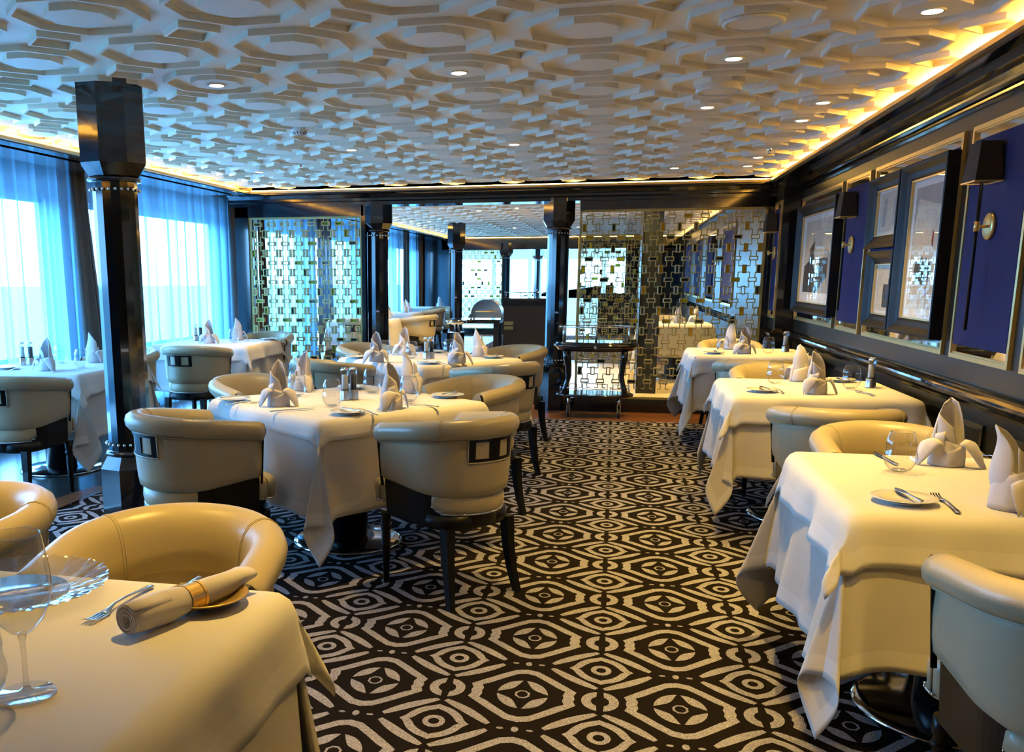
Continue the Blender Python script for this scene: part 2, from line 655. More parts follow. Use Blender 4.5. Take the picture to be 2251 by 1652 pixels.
def curtain(name, y0, y1, material, amp, wl_, x, z0, z1, seed, gather=0, step=.012, label='', cat='curtain', group=None):
    r = random.Random(seed)
    rows = 7
    n = max(8, int((y1 - y0) / step))
    ph = [r.uniform(0, 6.28) for _ in range(4)]
    rings = []
    for j in range(rows):
        tz = j / (rows - 1)
        z = z1 + (z0 - z1) * tz
        row = []
        for i in range(n + 1):
            t = i / n
            y = y0 + (y1 - y0) * t
            s = y / wl_ * 2 * PI
            a = amp * (.55 + .45 * tz)
            off = a * (math.sin(s + .8 * math.sin(s * .37 + ph[0])) * .7 + .35 * math.sin(s * 1.73 + ph[1]) + .25 * math.sin(s * .41 + ph[2]))
            yy = y + gather * tz ** 1.3 * (.3 + .7 * t) + a * .5 * math.sin(2 * s + ph[3])
            row.append((x + off, yy, z))
        rings.append(row)
    mb = MB()
    mb.loft(rings, closed=False, cap=False)
    o = mb.build(name, material)
    so = o.modifiers.new('solid', 'SOLIDIFY') if material == 'drape' else None
    if so: so.thickness = .006
    return tag(o, label, cat, group)


curtain('sheer_curtain', 2.4, 7.85, 'sheer', .050, .26, -4.80, .03, 2.36, 1, label='sheer pale blue curtain over the nearest window, left of the black column', group='sheer curtains')
curtain('sheer_curtain', 8.0, 11.5, 'sheer', .050, .24, -4.80, .03, 2.36, 2, label='sheer pale blue curtain over the window right of the near black column', group='sheer curtains')
curtain('drape', 7.55, 7.80, 'drape', .03, .09, -4.72, .03, 2.36, 3, gather=.33, step=.005, label='grey drape hanging just left of the near black column', group='grey drapes')
curtain('drape', 11.0, 11.75, 'drape', .04, .12, -4.70, .03, 2.36, 4, gather=.35, step=.006, label='grey drape in the corner left of the gold lattice screen', group='grey drapes')
for k, (a, b, lab) in enumerate([(12.1, 14.6, 'first sheer curtain seen through the left lattice screen'), (15.1, 17.6, 'second sheer curtain seen through the left lattice screen, right of a dark drape'), (18.3, 20.8, 'sheer curtain in the next room, nearer one seen through the central opening'), (21.1, 22.7, 'sheer curtain in the next room, farthest one seen through the central opening')]):
    curtain('sheer_curtain', a, b, 'sheer', .050, .26, -4.80, .03, 2.36, 10 + k, step=.02, label=lab, group='sheer curtains')
for k, (a, b, lab) in enumerate([(11.9, 12.15, 'narrow brown drape at the left edge of the gold lattice screen'), (14.5, 15.2, 'brown drape seen through the middle of the left lattice screen'), (17.5, 18.3, 'dark drape of the next room right behind the slim column'), (20.7, 21.3, 'dark drape of the next room between the two farther sheer curtains'), (22.4, 22.8, 'dark drape in the far corner of the next room')]):
    curtain('drape', a, b, 'drape', .04, .14, -4.70, .03, 2.36, 30 + k, gather=.1, step=.02, label=lab, group='grey drapes')

# sea and exterior
struct(MB().box(-8.3, -6, -.25, -5.1, 30, -.12).build('floor', 'bounce_white'))['label'] = 'added white bounce slab outside the windows, throwing sky light up to the ceiling'  # added slab, reflects sky light up through the windows onto the ceiling
sea = MB()
sea.add([(-3300 * math.cos(a), 3300 * math.sin(a), -26) for a in [i * PI / 24 - PI / 2 for i in range(25)]] + [(-7, -3300, -26), (-7, 3300, -26)], [tuple(range(27))])
struct(sea.build('floor', 'sea'))['label'] = 'blue sea reaching to the horizon'

# ------------------------------------------------------------------ cove lip, cornice, right wall
def sweep_profile_y(mb, prof, y0, y1, mi=0, smooth=False):
    mb.loft([[(x, y0, z) for x, z in prof], [(x, y1, z) for x, z in prof]], mi=mi, smooth=smooth)


def sweep_profile_x(mb, prof, x0, x1, mi=0, smooth=False):
    mb.loft([[(x0, y, z) for y, z in prof], [(x1, y, z) for y, z in prof]], mi=mi, smooth=smooth)


WX = 1.66
# thin bronze lip round the cove
lip = MB()
for (ya, yb) in ((-1.6, LIP_Y), (12.6, 22.6)):
    lip.box(LIP_X1, ya, LIP_Z - .022, LIP_X1 + .025, yb, LIP_Z)
    lip.box(LIP_X0 - .025, ya, LIP_Z - .022, LIP_X0, yb, LIP_Z)
    lip.box(LIP_X0 - .025, yb, LIP_Z - .022, LIP_X1 + .025, yb + .025, LIP_Z)
struct(lip.build('trim_4', 'bronze_lip'))
cor = MB()
prof = [(1.425, 2.30), (1.425, 2.275), (1.47, 2.262), (1.53, 2.256), (1.575, 2.245), (1.60, 2.228), (1.602, 2.218), (1.612, 2.218), (1.618, 2.205), (1.63, 2.198), (1.632, 2.188), (1.642, 2.186), (1.648, 2.172), (1.66, 2.17), (1.66, 2.30)]
for ya, yb in ((-1.5, 9.72), (12.6, 22.6)):
    sweep_profile_y(cor, prof, ya, yb)
struct(cor.build('trim_5', 'black_lacquer'))
# black soffits beside the lip (window side and back)
sof = MB()
for ya, yb in ((-1.6, LIP_Y), (12.6, 22.6)):
    sof.box(-4.45, ya, LIP_Z - .03, LIP_X0 - .025, yb, LIP_Z - .012)
    sof.box(-4.50, ya, LIP_Z - .03, -4.45, yb, CEIL + .1)
struct(sof.build('trim_6', 'black_lacquer'))
# back beam with moulding
bm = MB()
bprof = [(LIP_Y + .025, 2.30), (LIP_Y + .025, 2.275), (9.78, 2.262), (9.80, 2.23), (9.81, 2.225), (9.81, 2.20), (9.84, 2.19), (9.84, 2.155), (10.15, 2.155), (10.15, 2.5), (9.80, 2.5), (9.80, 2.30)]
sweep_profile_x(bm, bprof, -4.2, WX + .2)
bm.box(-4.16, 9.86, 2.045, -2.68, 9.95, 2.155)
bm.box(-.385, 9.86, 2.065, 1.52, 9.95, 2.155)
bm.box(-4.16, 9.86, 0, -4.005, 9.98, 2.155)
bm.box(-4.16, 9.86, 0, -2.36, 9.95, .136)
bm.box(-.80, 9.86, 0, 1.52, 9.95, .136)
bm.box(1.425, 9.86, 0, 1.52, 9.98, 2.155)
bm.box(-2.705, 9.86, 0, -2.66, 9.95, 2.155)
struct(bm.build('wall_back', 'black_lacquer'))
# cove lamps hidden above the lip
cv = MB()
for ya, yb in ((-1.5, 9.7), (12.7, 22.6)):
    cv.box(LIP_X1 + .08, ya, LIP_Z + .004, LIP_X1 + .10, yb, LIP_Z + .012)
    cv.box(LIP_X0 - .10, ya, LIP_Z + .004, LIP_X0 - .08, yb, LIP_Z + .012)
    cv.box(LIP_X0, yb + .07, LIP_Z + .004, LIP_X1, yb + .085, LIP_Z + .012)
tag(cv.build('cove_light_strip', 'cove_lamp'), 'warm glowing light strip hidden in the cove round the ceiling edge', 'light strip')
# cove back walls and top
cb = MB()
for ya, yb in ((-1.6, 9.84), (12.45, 22.8)):
    cb.box(LIP_X1 + .15, ya, LIP_Z - .03, LIP_X1 + .22, yb, CEIL)
    cb.box(LIP_X0 - .22, ya, LIP_Z - .03, LIP_X0 - .15, yb, CEIL)
    cb.box(LIP_X1 + .025, ya, LIP_Z - .012, LIP_X1 + .2, yb, LIP_Z - .002)
    cb.box(LIP_X0 - .2, ya, LIP_Z - .012, LIP_X0 - .025, yb, LIP_Z - .002)
    cb.box(LIP_X0, yb - .04, LIP_Z - .03, LIP_X1, yb, CEIL)
struct(cb.build('trim_7', 'plaster'))

wr = MB()
wr.box(WX, -1.5, 0, WX + .12, 9.42, 2.5)
wr.box(1.50, 9.42, 0, WX + .12, 9.95, 2.5)
struct(wr.build('wall_right', 'black_panel'))
wr = MB()
wr.box(1.50, 10.0, 0, 1.62, 22.8, 2.5)
struct(wr.build('wall_right', 'black_panel'))
rl = MB()
rp = [(WX, .895), (WX - .018, .893), (WX - .022, .884), (WX - .016, .876), (WX - .034, .870), (WX - .048, .858), (WX - .05, .846), (WX - .040, .838), (WX - .046, .826), (WX - .036, .812), (WX - .014, .800), (WX - .010, .786), (WX, .782)]
sweep_profile_y(rl, rp[::-1], -1.5, 9.42)
rp2 = [(x - .16, z) for x, z in rp]
sweep_profile_y(rl, rp2[::-1], 9.42, 9.86)
sweep_profile_y(rl, rp2[::-1], 12.6, 22.6)
struct(rl.build('trim_8', 'black_lacquer'))
bs = MB()
bs.box(WX - .02, -1.5, 0, WX, 9.42, .14).box(WX - .012, -1.5, .14, WX, 9.42, .16)
for y in [2.2 + 1.2 * k for k in range(6)]:
    for (a, b, c, d) in ((y, .22, y + 1.0, .25), (y, .70, y + 1.0, .73), (y, .25, y + .03, .70), (y + .97, .25, y + 1.0, .70)):
        bs.box(WX - .012, a, b, WX, c, d)
struct(bs.build('baseboard_right', 'black_lacquer'))
# pilaster on the step of the right wall
struct(MB().box(1.49, 9.405, .0, 1.66, 9.42, 2.2).box(1.505, 9.40, .95, 1.645, 9.406, 2.1).build('trim_9', 'black_lacquer'))

# walls behind the camera and round the next room
struct(MB().box(-5.1, -1.7, -.03, 1.8, -1.5, 2.5).build('wall_front', 'black_panel'))
far = MB()
far.box(-4.2, 22.75, 2.045, 1.62, 22.95, 2.5).box(-4.95, 22.75, 0, -4.0, 22.95, 2.5)
far.box(-4.0, 22.75, 0, -2.66, 22.95, .136).box(-.4, 22.75, 0, 1.5, 22.95, 1.0).box(.2, 22.75, 1.0, 1.5, 22.95, 2.1)
struct(far.build('wall_far', 'black_lacquer'))
# farthest room: window band facing us
fw_ = MB()
fw_.box(-6, 30, 1.93, 3, 30.1, 2.6).box(-6, 30, 0, 3, 30.1, .72)
for x in (-6, -3.9, -2.75, -1.6, -.45, .7, 1.9):
    fw_.box(x, 29.98, .7, x + .14, 30.1, 1.95)
struct(fw_.build('wall_far', 'white_frame'))
struct(MB().box(-6, 22.95, 2.45, 3, 30, 2.5).build('ceiling', 'plaster'))
struct(MB().box(-6, 22.7, -.05, 3, 30, 0).build('floor', 'brown_wood_floor'))
struct(MB().box(-5.1, 9.95, 2.46, 1.7, 12.5, 2.5).box(-5.1, 9.9, 2.4, 1.7, 9.96, 2.5).build('ceiling', 'black_soft'))
struct(MB().box(.30, 11.5, 0, .52, 12.6, 2.46).build('wall_back', 'black_panel'))
struct(MB().box(.285, 11.49, 0, .30, 12.6, 2.46).build('trim_10', 'frame_wood'))
struct(MB().box(-5.12, -1.7, 2.5, 1.8, 23, 2.56).build('ceiling', 'black_soft'))  # unseen lid added over all rooms, stops sky light leaking in


# ------------------------------------------------------------------ wall panels, sconces, art
def wall_panel(y0, y1, label, X=WX, z0=1.0, z1=2.095):
    t = empty('wall_panel', (X, (y0 + y1) / 2, z0), 0, label, 'wall panel', 'blue wall panels')
    a, b = -(y1 - y0) / 2, (y1 - y0) / 2
    h = z1 - z0
    g = MB()
    w, d = .022, .016
    for (p, q, r, s) in ((a, 0, b, w), (a, h - w, b, h), (a, w, a + w, h - w), (b - w, w, b, h - w)):
        g.box(-d, p, q, 0, r, s)
        # small inner bead
    g.box(-.008, a + w, w, -.002, b - w, w + .008).box(-.008, a + w, h - w - .008, -.002, b - w, h - w)
    g.build('gold_frame', 'gold', t)
    MB().box(-.003, a + w, w, 0, b - w, h - w).build('mirror_border', 'mirror', t)
    f = MB()
    m = .052
    f.box(-.014, a + w + .012, m + .015, -.003, b - w - .012, h - m - .015)
    f.build('blue_panel', 'blue_fabric', t, bevel=.003)
    return t


wall_panel(4.41, 5.13, 'blue wall panel in a gold frame behind the nearest sconce on the right wall')
wall_panel(5.25, 6.86, 'wide blue wall panel carrying the three framed pictures on the right wall')
wall_panel(6.98, 7.66, 'blue wall panel behind the sconce between the pictures on the right wall')
wall_panel(7.78, 9.37, 'blue wall panel behind the single large picture at the far end of the right wall')
wall_panel(2.70, 4.29, 'blue wall panel cut off at the right edge of the picture')
wall_panel(9.50, 9.84, 'narrow blue wall panel in the far corner beside the gold lattice screen', X=1.50)
for k in range(4):
    wall_panel(12.9 + k * 2.4, 14.4 + k * 2.4, ['first', 'second', 'third', 'fourth'][k] + ' blue wall panel seen through the right lattice screen', X=1.50)


def make_sconce():
    t = empty('wall_sconce', (0, 0, 0))
    # local: wall plane at x=0, room towards -x, z measured from plate centre
    p = MB()
    M = Matrix.Rotation(R(-90), 4, 'Y')
    ring = [[M @ Vector((r * math.cos(2 * PI * k / 28), r * math.sin(2 * PI * k / 28), z)) for k in range(28)] for r, z in ((.056, 0), (.060, .004), (.060, .014), (.056, .018), (.02, .018))]
    p.loft(ring)
    p.build('back_plate', 'gold', t)
    a = MB()
    a.tube([(-.018, 0, 0), (-.052, 0, 0)], .0065, 10)
    a.tube([(-.060, 0, -.022), (-.060, 0, .022)], .0125, 14)
    a.build('arm', 'gold', t)
    MB().tube([(-.060, 0, -.465), (-.060, 0, .20)], .0075, 10).build('rod', 'black_soft', t)
    s = MB()
    def ring2(hx, hy, z, cx=-.060):
        return [(cx - hx, -hy, z), (cx + hx, -hy, z), (cx + hx, hy, z), (cx - hx, hy, z)]
    s.loft([ring2(.056, .088, .195), ring2(.040, .066, .365)], cap=False, smooth=False)
    s.loft([ring2(.0535, .0855, .195), ring2(.0375, .0635, .365)], cap=False, smooth=False)
    s.loft([ring2(.056, .088, .195), ring2(.0535, .0855, .195)], cap=False, smooth=False)
    s.build('lamp_shade', 'shade_cloth', t)
    e = MB()
    for (q, r_, u, v) in ((-.118, -.090, -.002, -.086), (-.118, .086, -.002, .090), (-.118, -.09, -.114, .09), (-.006, -.09, -.002, .09)):
        e.box(q, r_, .190, u, v, .196)
    e.build('shade_trim', 'gold', t)
    MB().sphere((-.06, 0, .27), .02, 10, 6).build('bulb', 'lamp_glow', t)
    return t


for (x, y, lab) in ((WX, 4.77, 'nearest brass wall sconce with black shade, top right of the picture'),
                    (WX, 7.33, 'brass wall sconce with black shade between the single picture and the group of three'),
                    (1.50, 9.66, 'farthest wall sconce, in the narrow corner panel beside the lattice screen'),
                    (1.50, 15.0, 'wall sconce of the next room seen through the right lattice screen')):
    place('sconce', make_sconce, (x - .014, y, 1.617), 0, lab, 'wall lamp', 'brass wall sconces')
    lamp('sconce_light', 'POINT', (x - .075, y, 1.617 + .26), 4.5, (1.0, .62, .34), shadow_soft_size=.012)


def picture(y0, y1, z0, z1, fw, label, art, iy0=None, iy1=None, X=WX - .014, dep=.062):
    cy = (y0 + y1) / 2
    t = empty('framed_picture', (X, cy, z0), 0, label, 'picture', 'framed pictures')
    a, b, h = y0 - cy, y1 - cy, z1 - z0
    f = MB()
    # frame profile swept round the rectangle: outer high ridge falling to the inner edge
    prof = [(0, 0), (0, -dep), (.10, -dep - .004), (.22, -dep), (.55, -dep * .62), (.85, -dep * .5), (1, -dep * .35), (1, 0)]
    def rect(o):
        return (a + o, b - o, o, h - o)
    rings = []
    for (o, d) in prof:
        l, r_, lo, hi = rect(o * fw)
        rings.append([(d, l, lo), (d, r_, lo), (d, r_, hi), (d, l, hi)])
    f.loft(rings, cap=False, smooth=False)
    f.build('picture_frame', 'frame_wood', t)
    l, r_, lo, hi = rect(fw)
    g = MB()
    for (p, q, u, v) in ((l, lo, r_, lo + .008), (l, hi - .008, r_, hi), (l, lo, l + .008, hi), (r_ - .008, lo, r_, hi)):
        g.box(-dep * .42, p, q, -.004, u, v)
    g.build('gilt_fillet', 'gold', t)
    m = MB()
    m.box(-.010, l, lo, -.003, r_, hi, 0)
    W, H = r_ - l, hi - lo
    for mi, P in art:
        # art coordinates 0..1 (u towards the camera side = right in the picture)
        vs = [(-.0105 - .0003 * mi, r_ - u * W, lo + v * H) for u, v in P]
        m.add(vs, [tuple(range(len(vs)))], mi)
    m.build('artwork', ['art_mat', 'art_sand', 'art_grey', 'art_dark', 'art_red'], t)
    MB().add([(-dep * .36, l, lo), (-dep * .36, r_, lo), (-dep * .36, r_, hi), (-dep * .36, l, hi)], [(0, 1, 2, 3)]).build('picture_glass', 'picture_glass', t)
    return t


picture(7.69, 9.21, 1.085, 2.0, .085, 'large framed abstract with a dark angular shape, alone, farthest along the right wall',
        [(1, [(.1, .12), (.92, .12), (.92, .93), (.1, .93)]), (2, [(.55, .12), (.92, .12), (.92, .5), (.7, .62)]),
         (3, [(.1, .12), (.52, .12), (.80, .30), (.80, .50), (.56, .50), (.56, .42), (.40, .40), (.40, .70), (.26, .62), (.26, .48), (.12, .42)])])
picture(5.255, 6.03, 1.075, 2.01, .085, 'tall framed abstract with dark boat-like shape and red streak, tallest of three',
        [(1, [(.1, .08), (.9, .08), (.9, .94), (.1, .94)]), (2, [(.1, .55), (.2, .86), (.9, .78), (.9, .94), (.1, .94)]),
         (3, [(.30, .26), (.62, .24), (.72, .34), (.70, .42), (.62, .40), (.56, .44), (.50, .40), (.44, .45), (.36, .40), (.26, .42), (.24, .34)]),
         (4, [(.66, .54), (.70, .50), (.71, .60), (.67, .64)]), (4, [(.60, .18), (.64, .16), (.64, .32), (.61, .34)])])
picture(6.06, 6.74, 1.57, 2.005, .075, 'small landscape-shaped framed abstract, upper left of the group of three',
        [(1, [(.08, .08), (.92, .08), (.92, .92), (.08, .92)]), (2, [(.18, .2), (.34, .2), (.38, .8), (.24, .8)]), (2, [(.62, .2), (.8, .2), (.82, .8), (.66, .8)])])
picture(6.06, 6.65, 1.08, 1.55, .078, 'small framed abstract with a dark block, lower left of the group of three',
        [(1, [(.08, .08), (.92, .08), (.92, .92), (.08, .92)]), (3, [(.42, .15), (.86, .15), (.86, .55), (.66, .72), (.66, .6), (.42, .6)])])
picture(2.85, 4.0, 1.085, 2.0, .085, 'framed picture just outside the right edge, its frame edge beside the nearest panel',
        [(1, [(.1, .12), (.92, .12), (.92, .93), (.1, .93)]), (3, [(.2, .2), (.6, .2), (.5, .6)])])


# ------------------------------------------------------------------ columns
def make_column(ztop):
    t = empty('column', (0, 0, 0))
    ph = PI / 8
    c = MB()
    c.lathe([(.172, 1.965), (.172, ztop)], 8, ph=ph, smooth=False)
    c.lathe([(.132, 1.902), (.172, 1.965)], 8, ph=ph, smooth=False)
    c.build('capital', 'black_lacquer', t)
    s = MB()
    s.lathe([(.113, .44), (.113, 1.90)], 16, ph=PI / 16, smooth=False)
    s.build('shaft', 'black_lacquer', t)
    for z in (1.888, .478):
        MB().lathe([(.113, -.014), (.130, -.010), (.136, 0), (.130, .010), (.113, .014)], 32, (0, 0, z)).build('ring_moulding', 'black_lacquer', t)
    for z in (1.838, .528):
        b = MB()
        for k in range(24):
            a = 2 * PI * k / 24
            b.sphere((.122 * math.cos(a), .122 * math.sin(a), z), .0085, 8, 5)
        b.build('bead_ring', 'chrome', t)
    p = MB()
    p.lathe([(.172, 0), (.172, .40)], 8, ph=ph, smooth=False)
    p.lathe([(.172, .40), (.132, .465)], 8, ph=ph, smooth=False)
    p.build('base_block', 'black_lacquer', t)
    l = MB()
    l.box(-.018, -.1145, 1.02, .018, -.1135, 1.037)
    l.build('small_label', 'grey_label', t)
    return t


for key, x, y, lab, rz in (('colt', -2.53, 4.45, 'black faceted column in the left foreground, reaching the ceiling with an octagonal capital', R(30)),
                       ('colb', -.605, 9.98, 'black column between the central opening and the right lattice screen', R(6)),
                       ('colb', -2.55, 9.98, 'black column at the right edge of the left lattice screen', R(10)),
                       ('colt', -2.85, 16.9, 'slim black column standing free in the next room, seen through the central opening', R(10)),
                       ('colb', -2.62, 22.85, 'black column beside the far lattice screen of the next room', 0),
                       ('colf', -2.15, 26.5, 'black column in front of the farthest windows, left one', 0),
                       ('colf', -1.75, 28.0, 'black column in front of the farthest windows, right one', 0)):
    zt = {'colt': CEIL, 'colb': 2.19, 'colf': 2.45}[key]
    place(key, lambda: make_column(zt), (x, y, 0), rz, lab, 'column', 'black columns')


# ------------------------------------------------------------------ lattice screens
def make_screen(W, z0, z1, seed, cols=('lime_glass', 'dark_glass')):
    t = empty('lattice_screen', (0, 0, 0))
    r = random.Random(seed)
    f = MB()
    fw = .022
    for (x0, a, x1, b) in ((0, z0, W, z0 + fw), (0, z1 - fw, W, z1), (0, z0, fw, z1), (W - fw, z0, W, z1)):
        f.box(x0, -.02, a, x1, .02, b)
    f.build('gold_frame', 'pale_gold', t)
    px = (W - 2 * fw) / round((W - 2 * fw) / .165)
    nx = round((W - 2 * fw) / px)
    pz = .1045
    rows = int((z1 - z0 - .05) / pz)
    L = MB(); A = MB(); D = MB()
    y0, y1 = -.030, .030
    th = .0095

    def rect(cx, cz, w, h):
        for (a, b, c, d) in ((-w / 2, -h / 2, w / 2, -h / 2 + th), (-w / 2, h / 2 - th, w / 2, h / 2), (-w / 2, -h / 2 + th, -w / 2 + th, h / 2 - th), (w / 2 - th, -h / 2 + th, w / 2, h / 2 - th)):
            L.box(cx + a, y0, cz + b, cx + c, y1, cz + d)
        q = r.random()
        if q < .36:
            MB().box(cx - w / 2 + th, -.006, cz - h / 2 + th, cx + w / 2 - th, .006, cz + h / 2 - th).build('coloured_inset' if q < .17 else 'dark_inset', cols[0] if q < .17 else cols[1], t)
    yy0, yy1 = -.006, .006
    for j in range(rows):
        cz = z1 - fw - .052 - j * pz
        if j % 2 == 0:
            for i in range(nx):
                cx = fw + (i + .5) * px
                rect(cx, cz, .086, .044)
                for sx in (1, -1):
                    for sz in (1, -1):
                        X = cx + sx * .026
                        za = cz + sz * .022
                        zb = cz + sz * .074
                        top = z1 - fw
                        if sz > 0 and j == 0:
                            zb = min(zb, top)
                            L.box(X - .0042, yy0, za, X + .0042, yy1, top)
                            continue
                        if cz + sz * pz < z0 + .02:
                            L.box(X - .0042, yy0, z0 + fw, X + .0042, yy1, cz - .022)
                            continue
                        L.box(X - .0042, yy0, min(za, zb), X + .0042, yy1, max(za, zb))
                        xe = cx + sx * (px / 2 - .022)
                        L.box(min(X, xe), yy0, zb - .0042, max(X, xe), yy1, zb + .0042)
        else:
            for i in range(nx + 1):
                cx = fw + i * px
                if i == 0: cx += .026
                if i == nx: cx -= .026
                rect(cx, cz, .044, .086)
    L.build('gold_lattice', 'pale_gold', t)
    MB().add([(fw, 0, z0 + fw), (W - fw, 0, z0 + fw), (W - fw, 0, z1 - fw), (fw, 0, z1 - fw)], [(0, 1, 2, 3)]).build('clear_pane', 'screen_glass', t)
    return t


place('scrL', lambda: make_screen(1.30, .136, 2.045, 3), (-4.005, 9.90, 0), 0, 'gold lattice screen with lime glass insets at the back left, before the windows', 'screen', 'gold lattice screens')
place('scrR', lambda: make_screen(1.81, .136, 2.065, 5, ('amber_glass', 'dark_glass')), (-.385, 9.90, 0), 0, 'wide gold lattice screen behind the serving trolley at the back right', 'screen', 'gold lattice screens')
place('scrL', None, (-4.0, 22.8, 0), 0, 'small far lattice screen at the end of the next room, seen beside the slim column', 'screen', 'gold lattice screens')
place('scrF', lambda: make_screen(1.1, .0, 2.065, 9), (-.62, 15.6, 0), 0, 'lattice screen of the next room, seen small through the right lattice screen', 'screen', 'gold lattice screens')


# ------------------------------------------------------------------ ceiling fittings
def make_downlight():
    t = empty('downlight', (0, 0, 0))
    MB().lathe([(.030, 0), (.044, 0), (.046, -.004), (.044, -.007), (.034, -.005), (.030, -.001)], 24, cap=False).build('trim_ring', 'white_plastic', t)
    MB().lathe([(.001, -.0025), (.033, -.0025), (.034, -.006), (.001, -.009)], 20, cap=False).build('lamp_lens', 'lamp_glow', t)
    return t


DL = [(-2, 1), (0, 1), (2, 1), (-2, 5), (0, 5), (2, 3), (2, 8), (3, 0), (3, 3), (3, 4), (3, 7), (3, 8), (-4, 7), (-2, -3), (0, -3), (2, -3), (3, -4), (2, -1), (-4, -1)]
NM = {(-2, 1): 'ceiling downlight in the octagon right of the near column top', (0, 1): 'bright ceiling downlight left of centre, above the centre-left table',
      (2, 1): 'ceiling downlight between the two round ceiling speakers', (-2, 5): 'ceiling downlight beyond the smoke detector', (0, 5): 'ceiling downlight in the middle of the ceiling, above the table behind',
      (2, 3): 'ceiling downlight just beyond the farther ceiling speaker', (2, 8): 'ceiling downlight nearest the back wall, above the trolley side', (3, 0): 'ceiling downlight at the top right, nearest the camera',
      (3, 3): 'ceiling downlight near the right cove, upper of a close pair', (3, 4): 'ceiling downlight near the right cove, lower of a close pair', (3, 7): 'ceiling downlight right behind the right-hand sprinkler',
      (3, 8): 'ceiling downlight at the far right end of the ceiling', (-2, -3): 'ceiling downlight above the foreground table', (0, -3): 'ceiling downlight above the camera, left of the aisle', (2, -3): 'ceiling downlight above the camera, right of the aisle', (3, -4): 'ceiling downlight nearest the right wall behind the camera', (2, -1): 'ceiling downlight above the near aisle before the speakers', (-4, -1): 'ceiling downlight above the near window side', (-4, 7): 'ceiling downlight in the far left corner by the drape'}
for (i, j) in DL:
    x, y = OX + i * PIT, OY + j * PIT
    lab = NM[(i, j)]
    place('dl', make_downlight, (x, y, ZREL), 0, lab, 'ceiling light', 'ceiling downlights')
    lamp('downlight_beam', 'SPOT', (x, y, ZREL - .012), 105, WARM, spot_size=R(92), spot_blend=1.0, shadow_soft_size=.03)
for k, (i, j) in enumerate([(0, 15), (-2, 16), (2, 16), (0, 19), (2, 20), (-4, 20), (-2, 24), (0, 24)]):
    x, y = OX + i * PIT, OY + j * PIT
    place('dl', None, (x, y, ZREL), 0, 'ceiling downlight of the next room, number %s from the opening' % ['one', 'two', 'three', 'four', 'five', 'six', 'seven', 'eight'][k], 'ceiling light', 'downlights of the next room')
    lamp('downlight_beam', 'SPOT', (x, y, ZREL - .012), 60, WARM, spot_size=R(110), spot_blend=.85, shadow_soft_size=.03)
for x in (-3.0, -1.4, .1, .9):
    for y in (11.3, 13.4):
        lamp('corridor_downlight', 'SPOT', (x, y, 2.35 if y > 12.5 else 2.44), 150, (1, .70, .28), spot_size=R(120), spot_blend=.8, shadow_soft_size=.05)
for (y, zz, lab) in ((OY, 0, 'round ceiling speaker in an octagon, nearer one'), (OY + 2 * PIT, .02, 'round ceiling speaker hanging a little lower, farther one')):
    t = empty('ceiling_speaker', (OX + 2 * PIT, y, ZREL - zz), 0, lab, 'speaker', 'round ceiling speakers')
    MB().lathe([(.10, zz), (.112, -.002), (.112, -.010), (.100, -.014), (.092, -.010)], 40, cap=False).build('rim', 'white_plastic', t)
    MB().lathe([(.001, -.011), (.092, -.009)], 40, cap=False).build('grille', 'plaster', t)
t = empty('smoke_detector', (-2.05, 5.98, CEIL), 0, 'white smoke detector on the ceiling left of centre', 'smoke detector')
MB().lathe([(.058, 0), (.058, -.022), (.052, -.034), (.036, -.050), (.001, -.054)], 24).build('body', 'white_plastic', t)
sl = MB()
for k in range(12):
    a = 2 * PI * k / 12
    sl.bar((.050 * math.cos(a), .050 * math.sin(a), -.036), (.036 * math.cos(a), .036 * math.sin(a), -.052), .004, .003)
sl.build('vent_slots', 'black_soft', t)


def make_sprinkler():
    t = empty('sprinkler', (0, 0, 0))
    MB().lathe([(.001, 0), (.036, -.001), (.036, -.005), (.001, -.006)], 20).build('escutcheon', 'steel', t)
    MB().lathe([(.016, -.005), (.019, -.02), (.016, -.034), (.007, -.042), (.007, -.052), (.016, -.055), (.016, -.058), (.001, -.058)], 14).build('head', 'chrome', t)
    return t


place('spr', make_sprinkler, (-2.67, 7.78, CEIL - .002), 0, 'chrome fire sprinkler on the ceiling at left', 'sprinkler', 'ceiling sprinklers')
place('spr', make_sprinkler, (1.09, 7.7, CEIL - .002), 0, 'chrome fire sprinkler on the ceiling near the right cove', 'sprinkler', 'ceiling sprinklers')


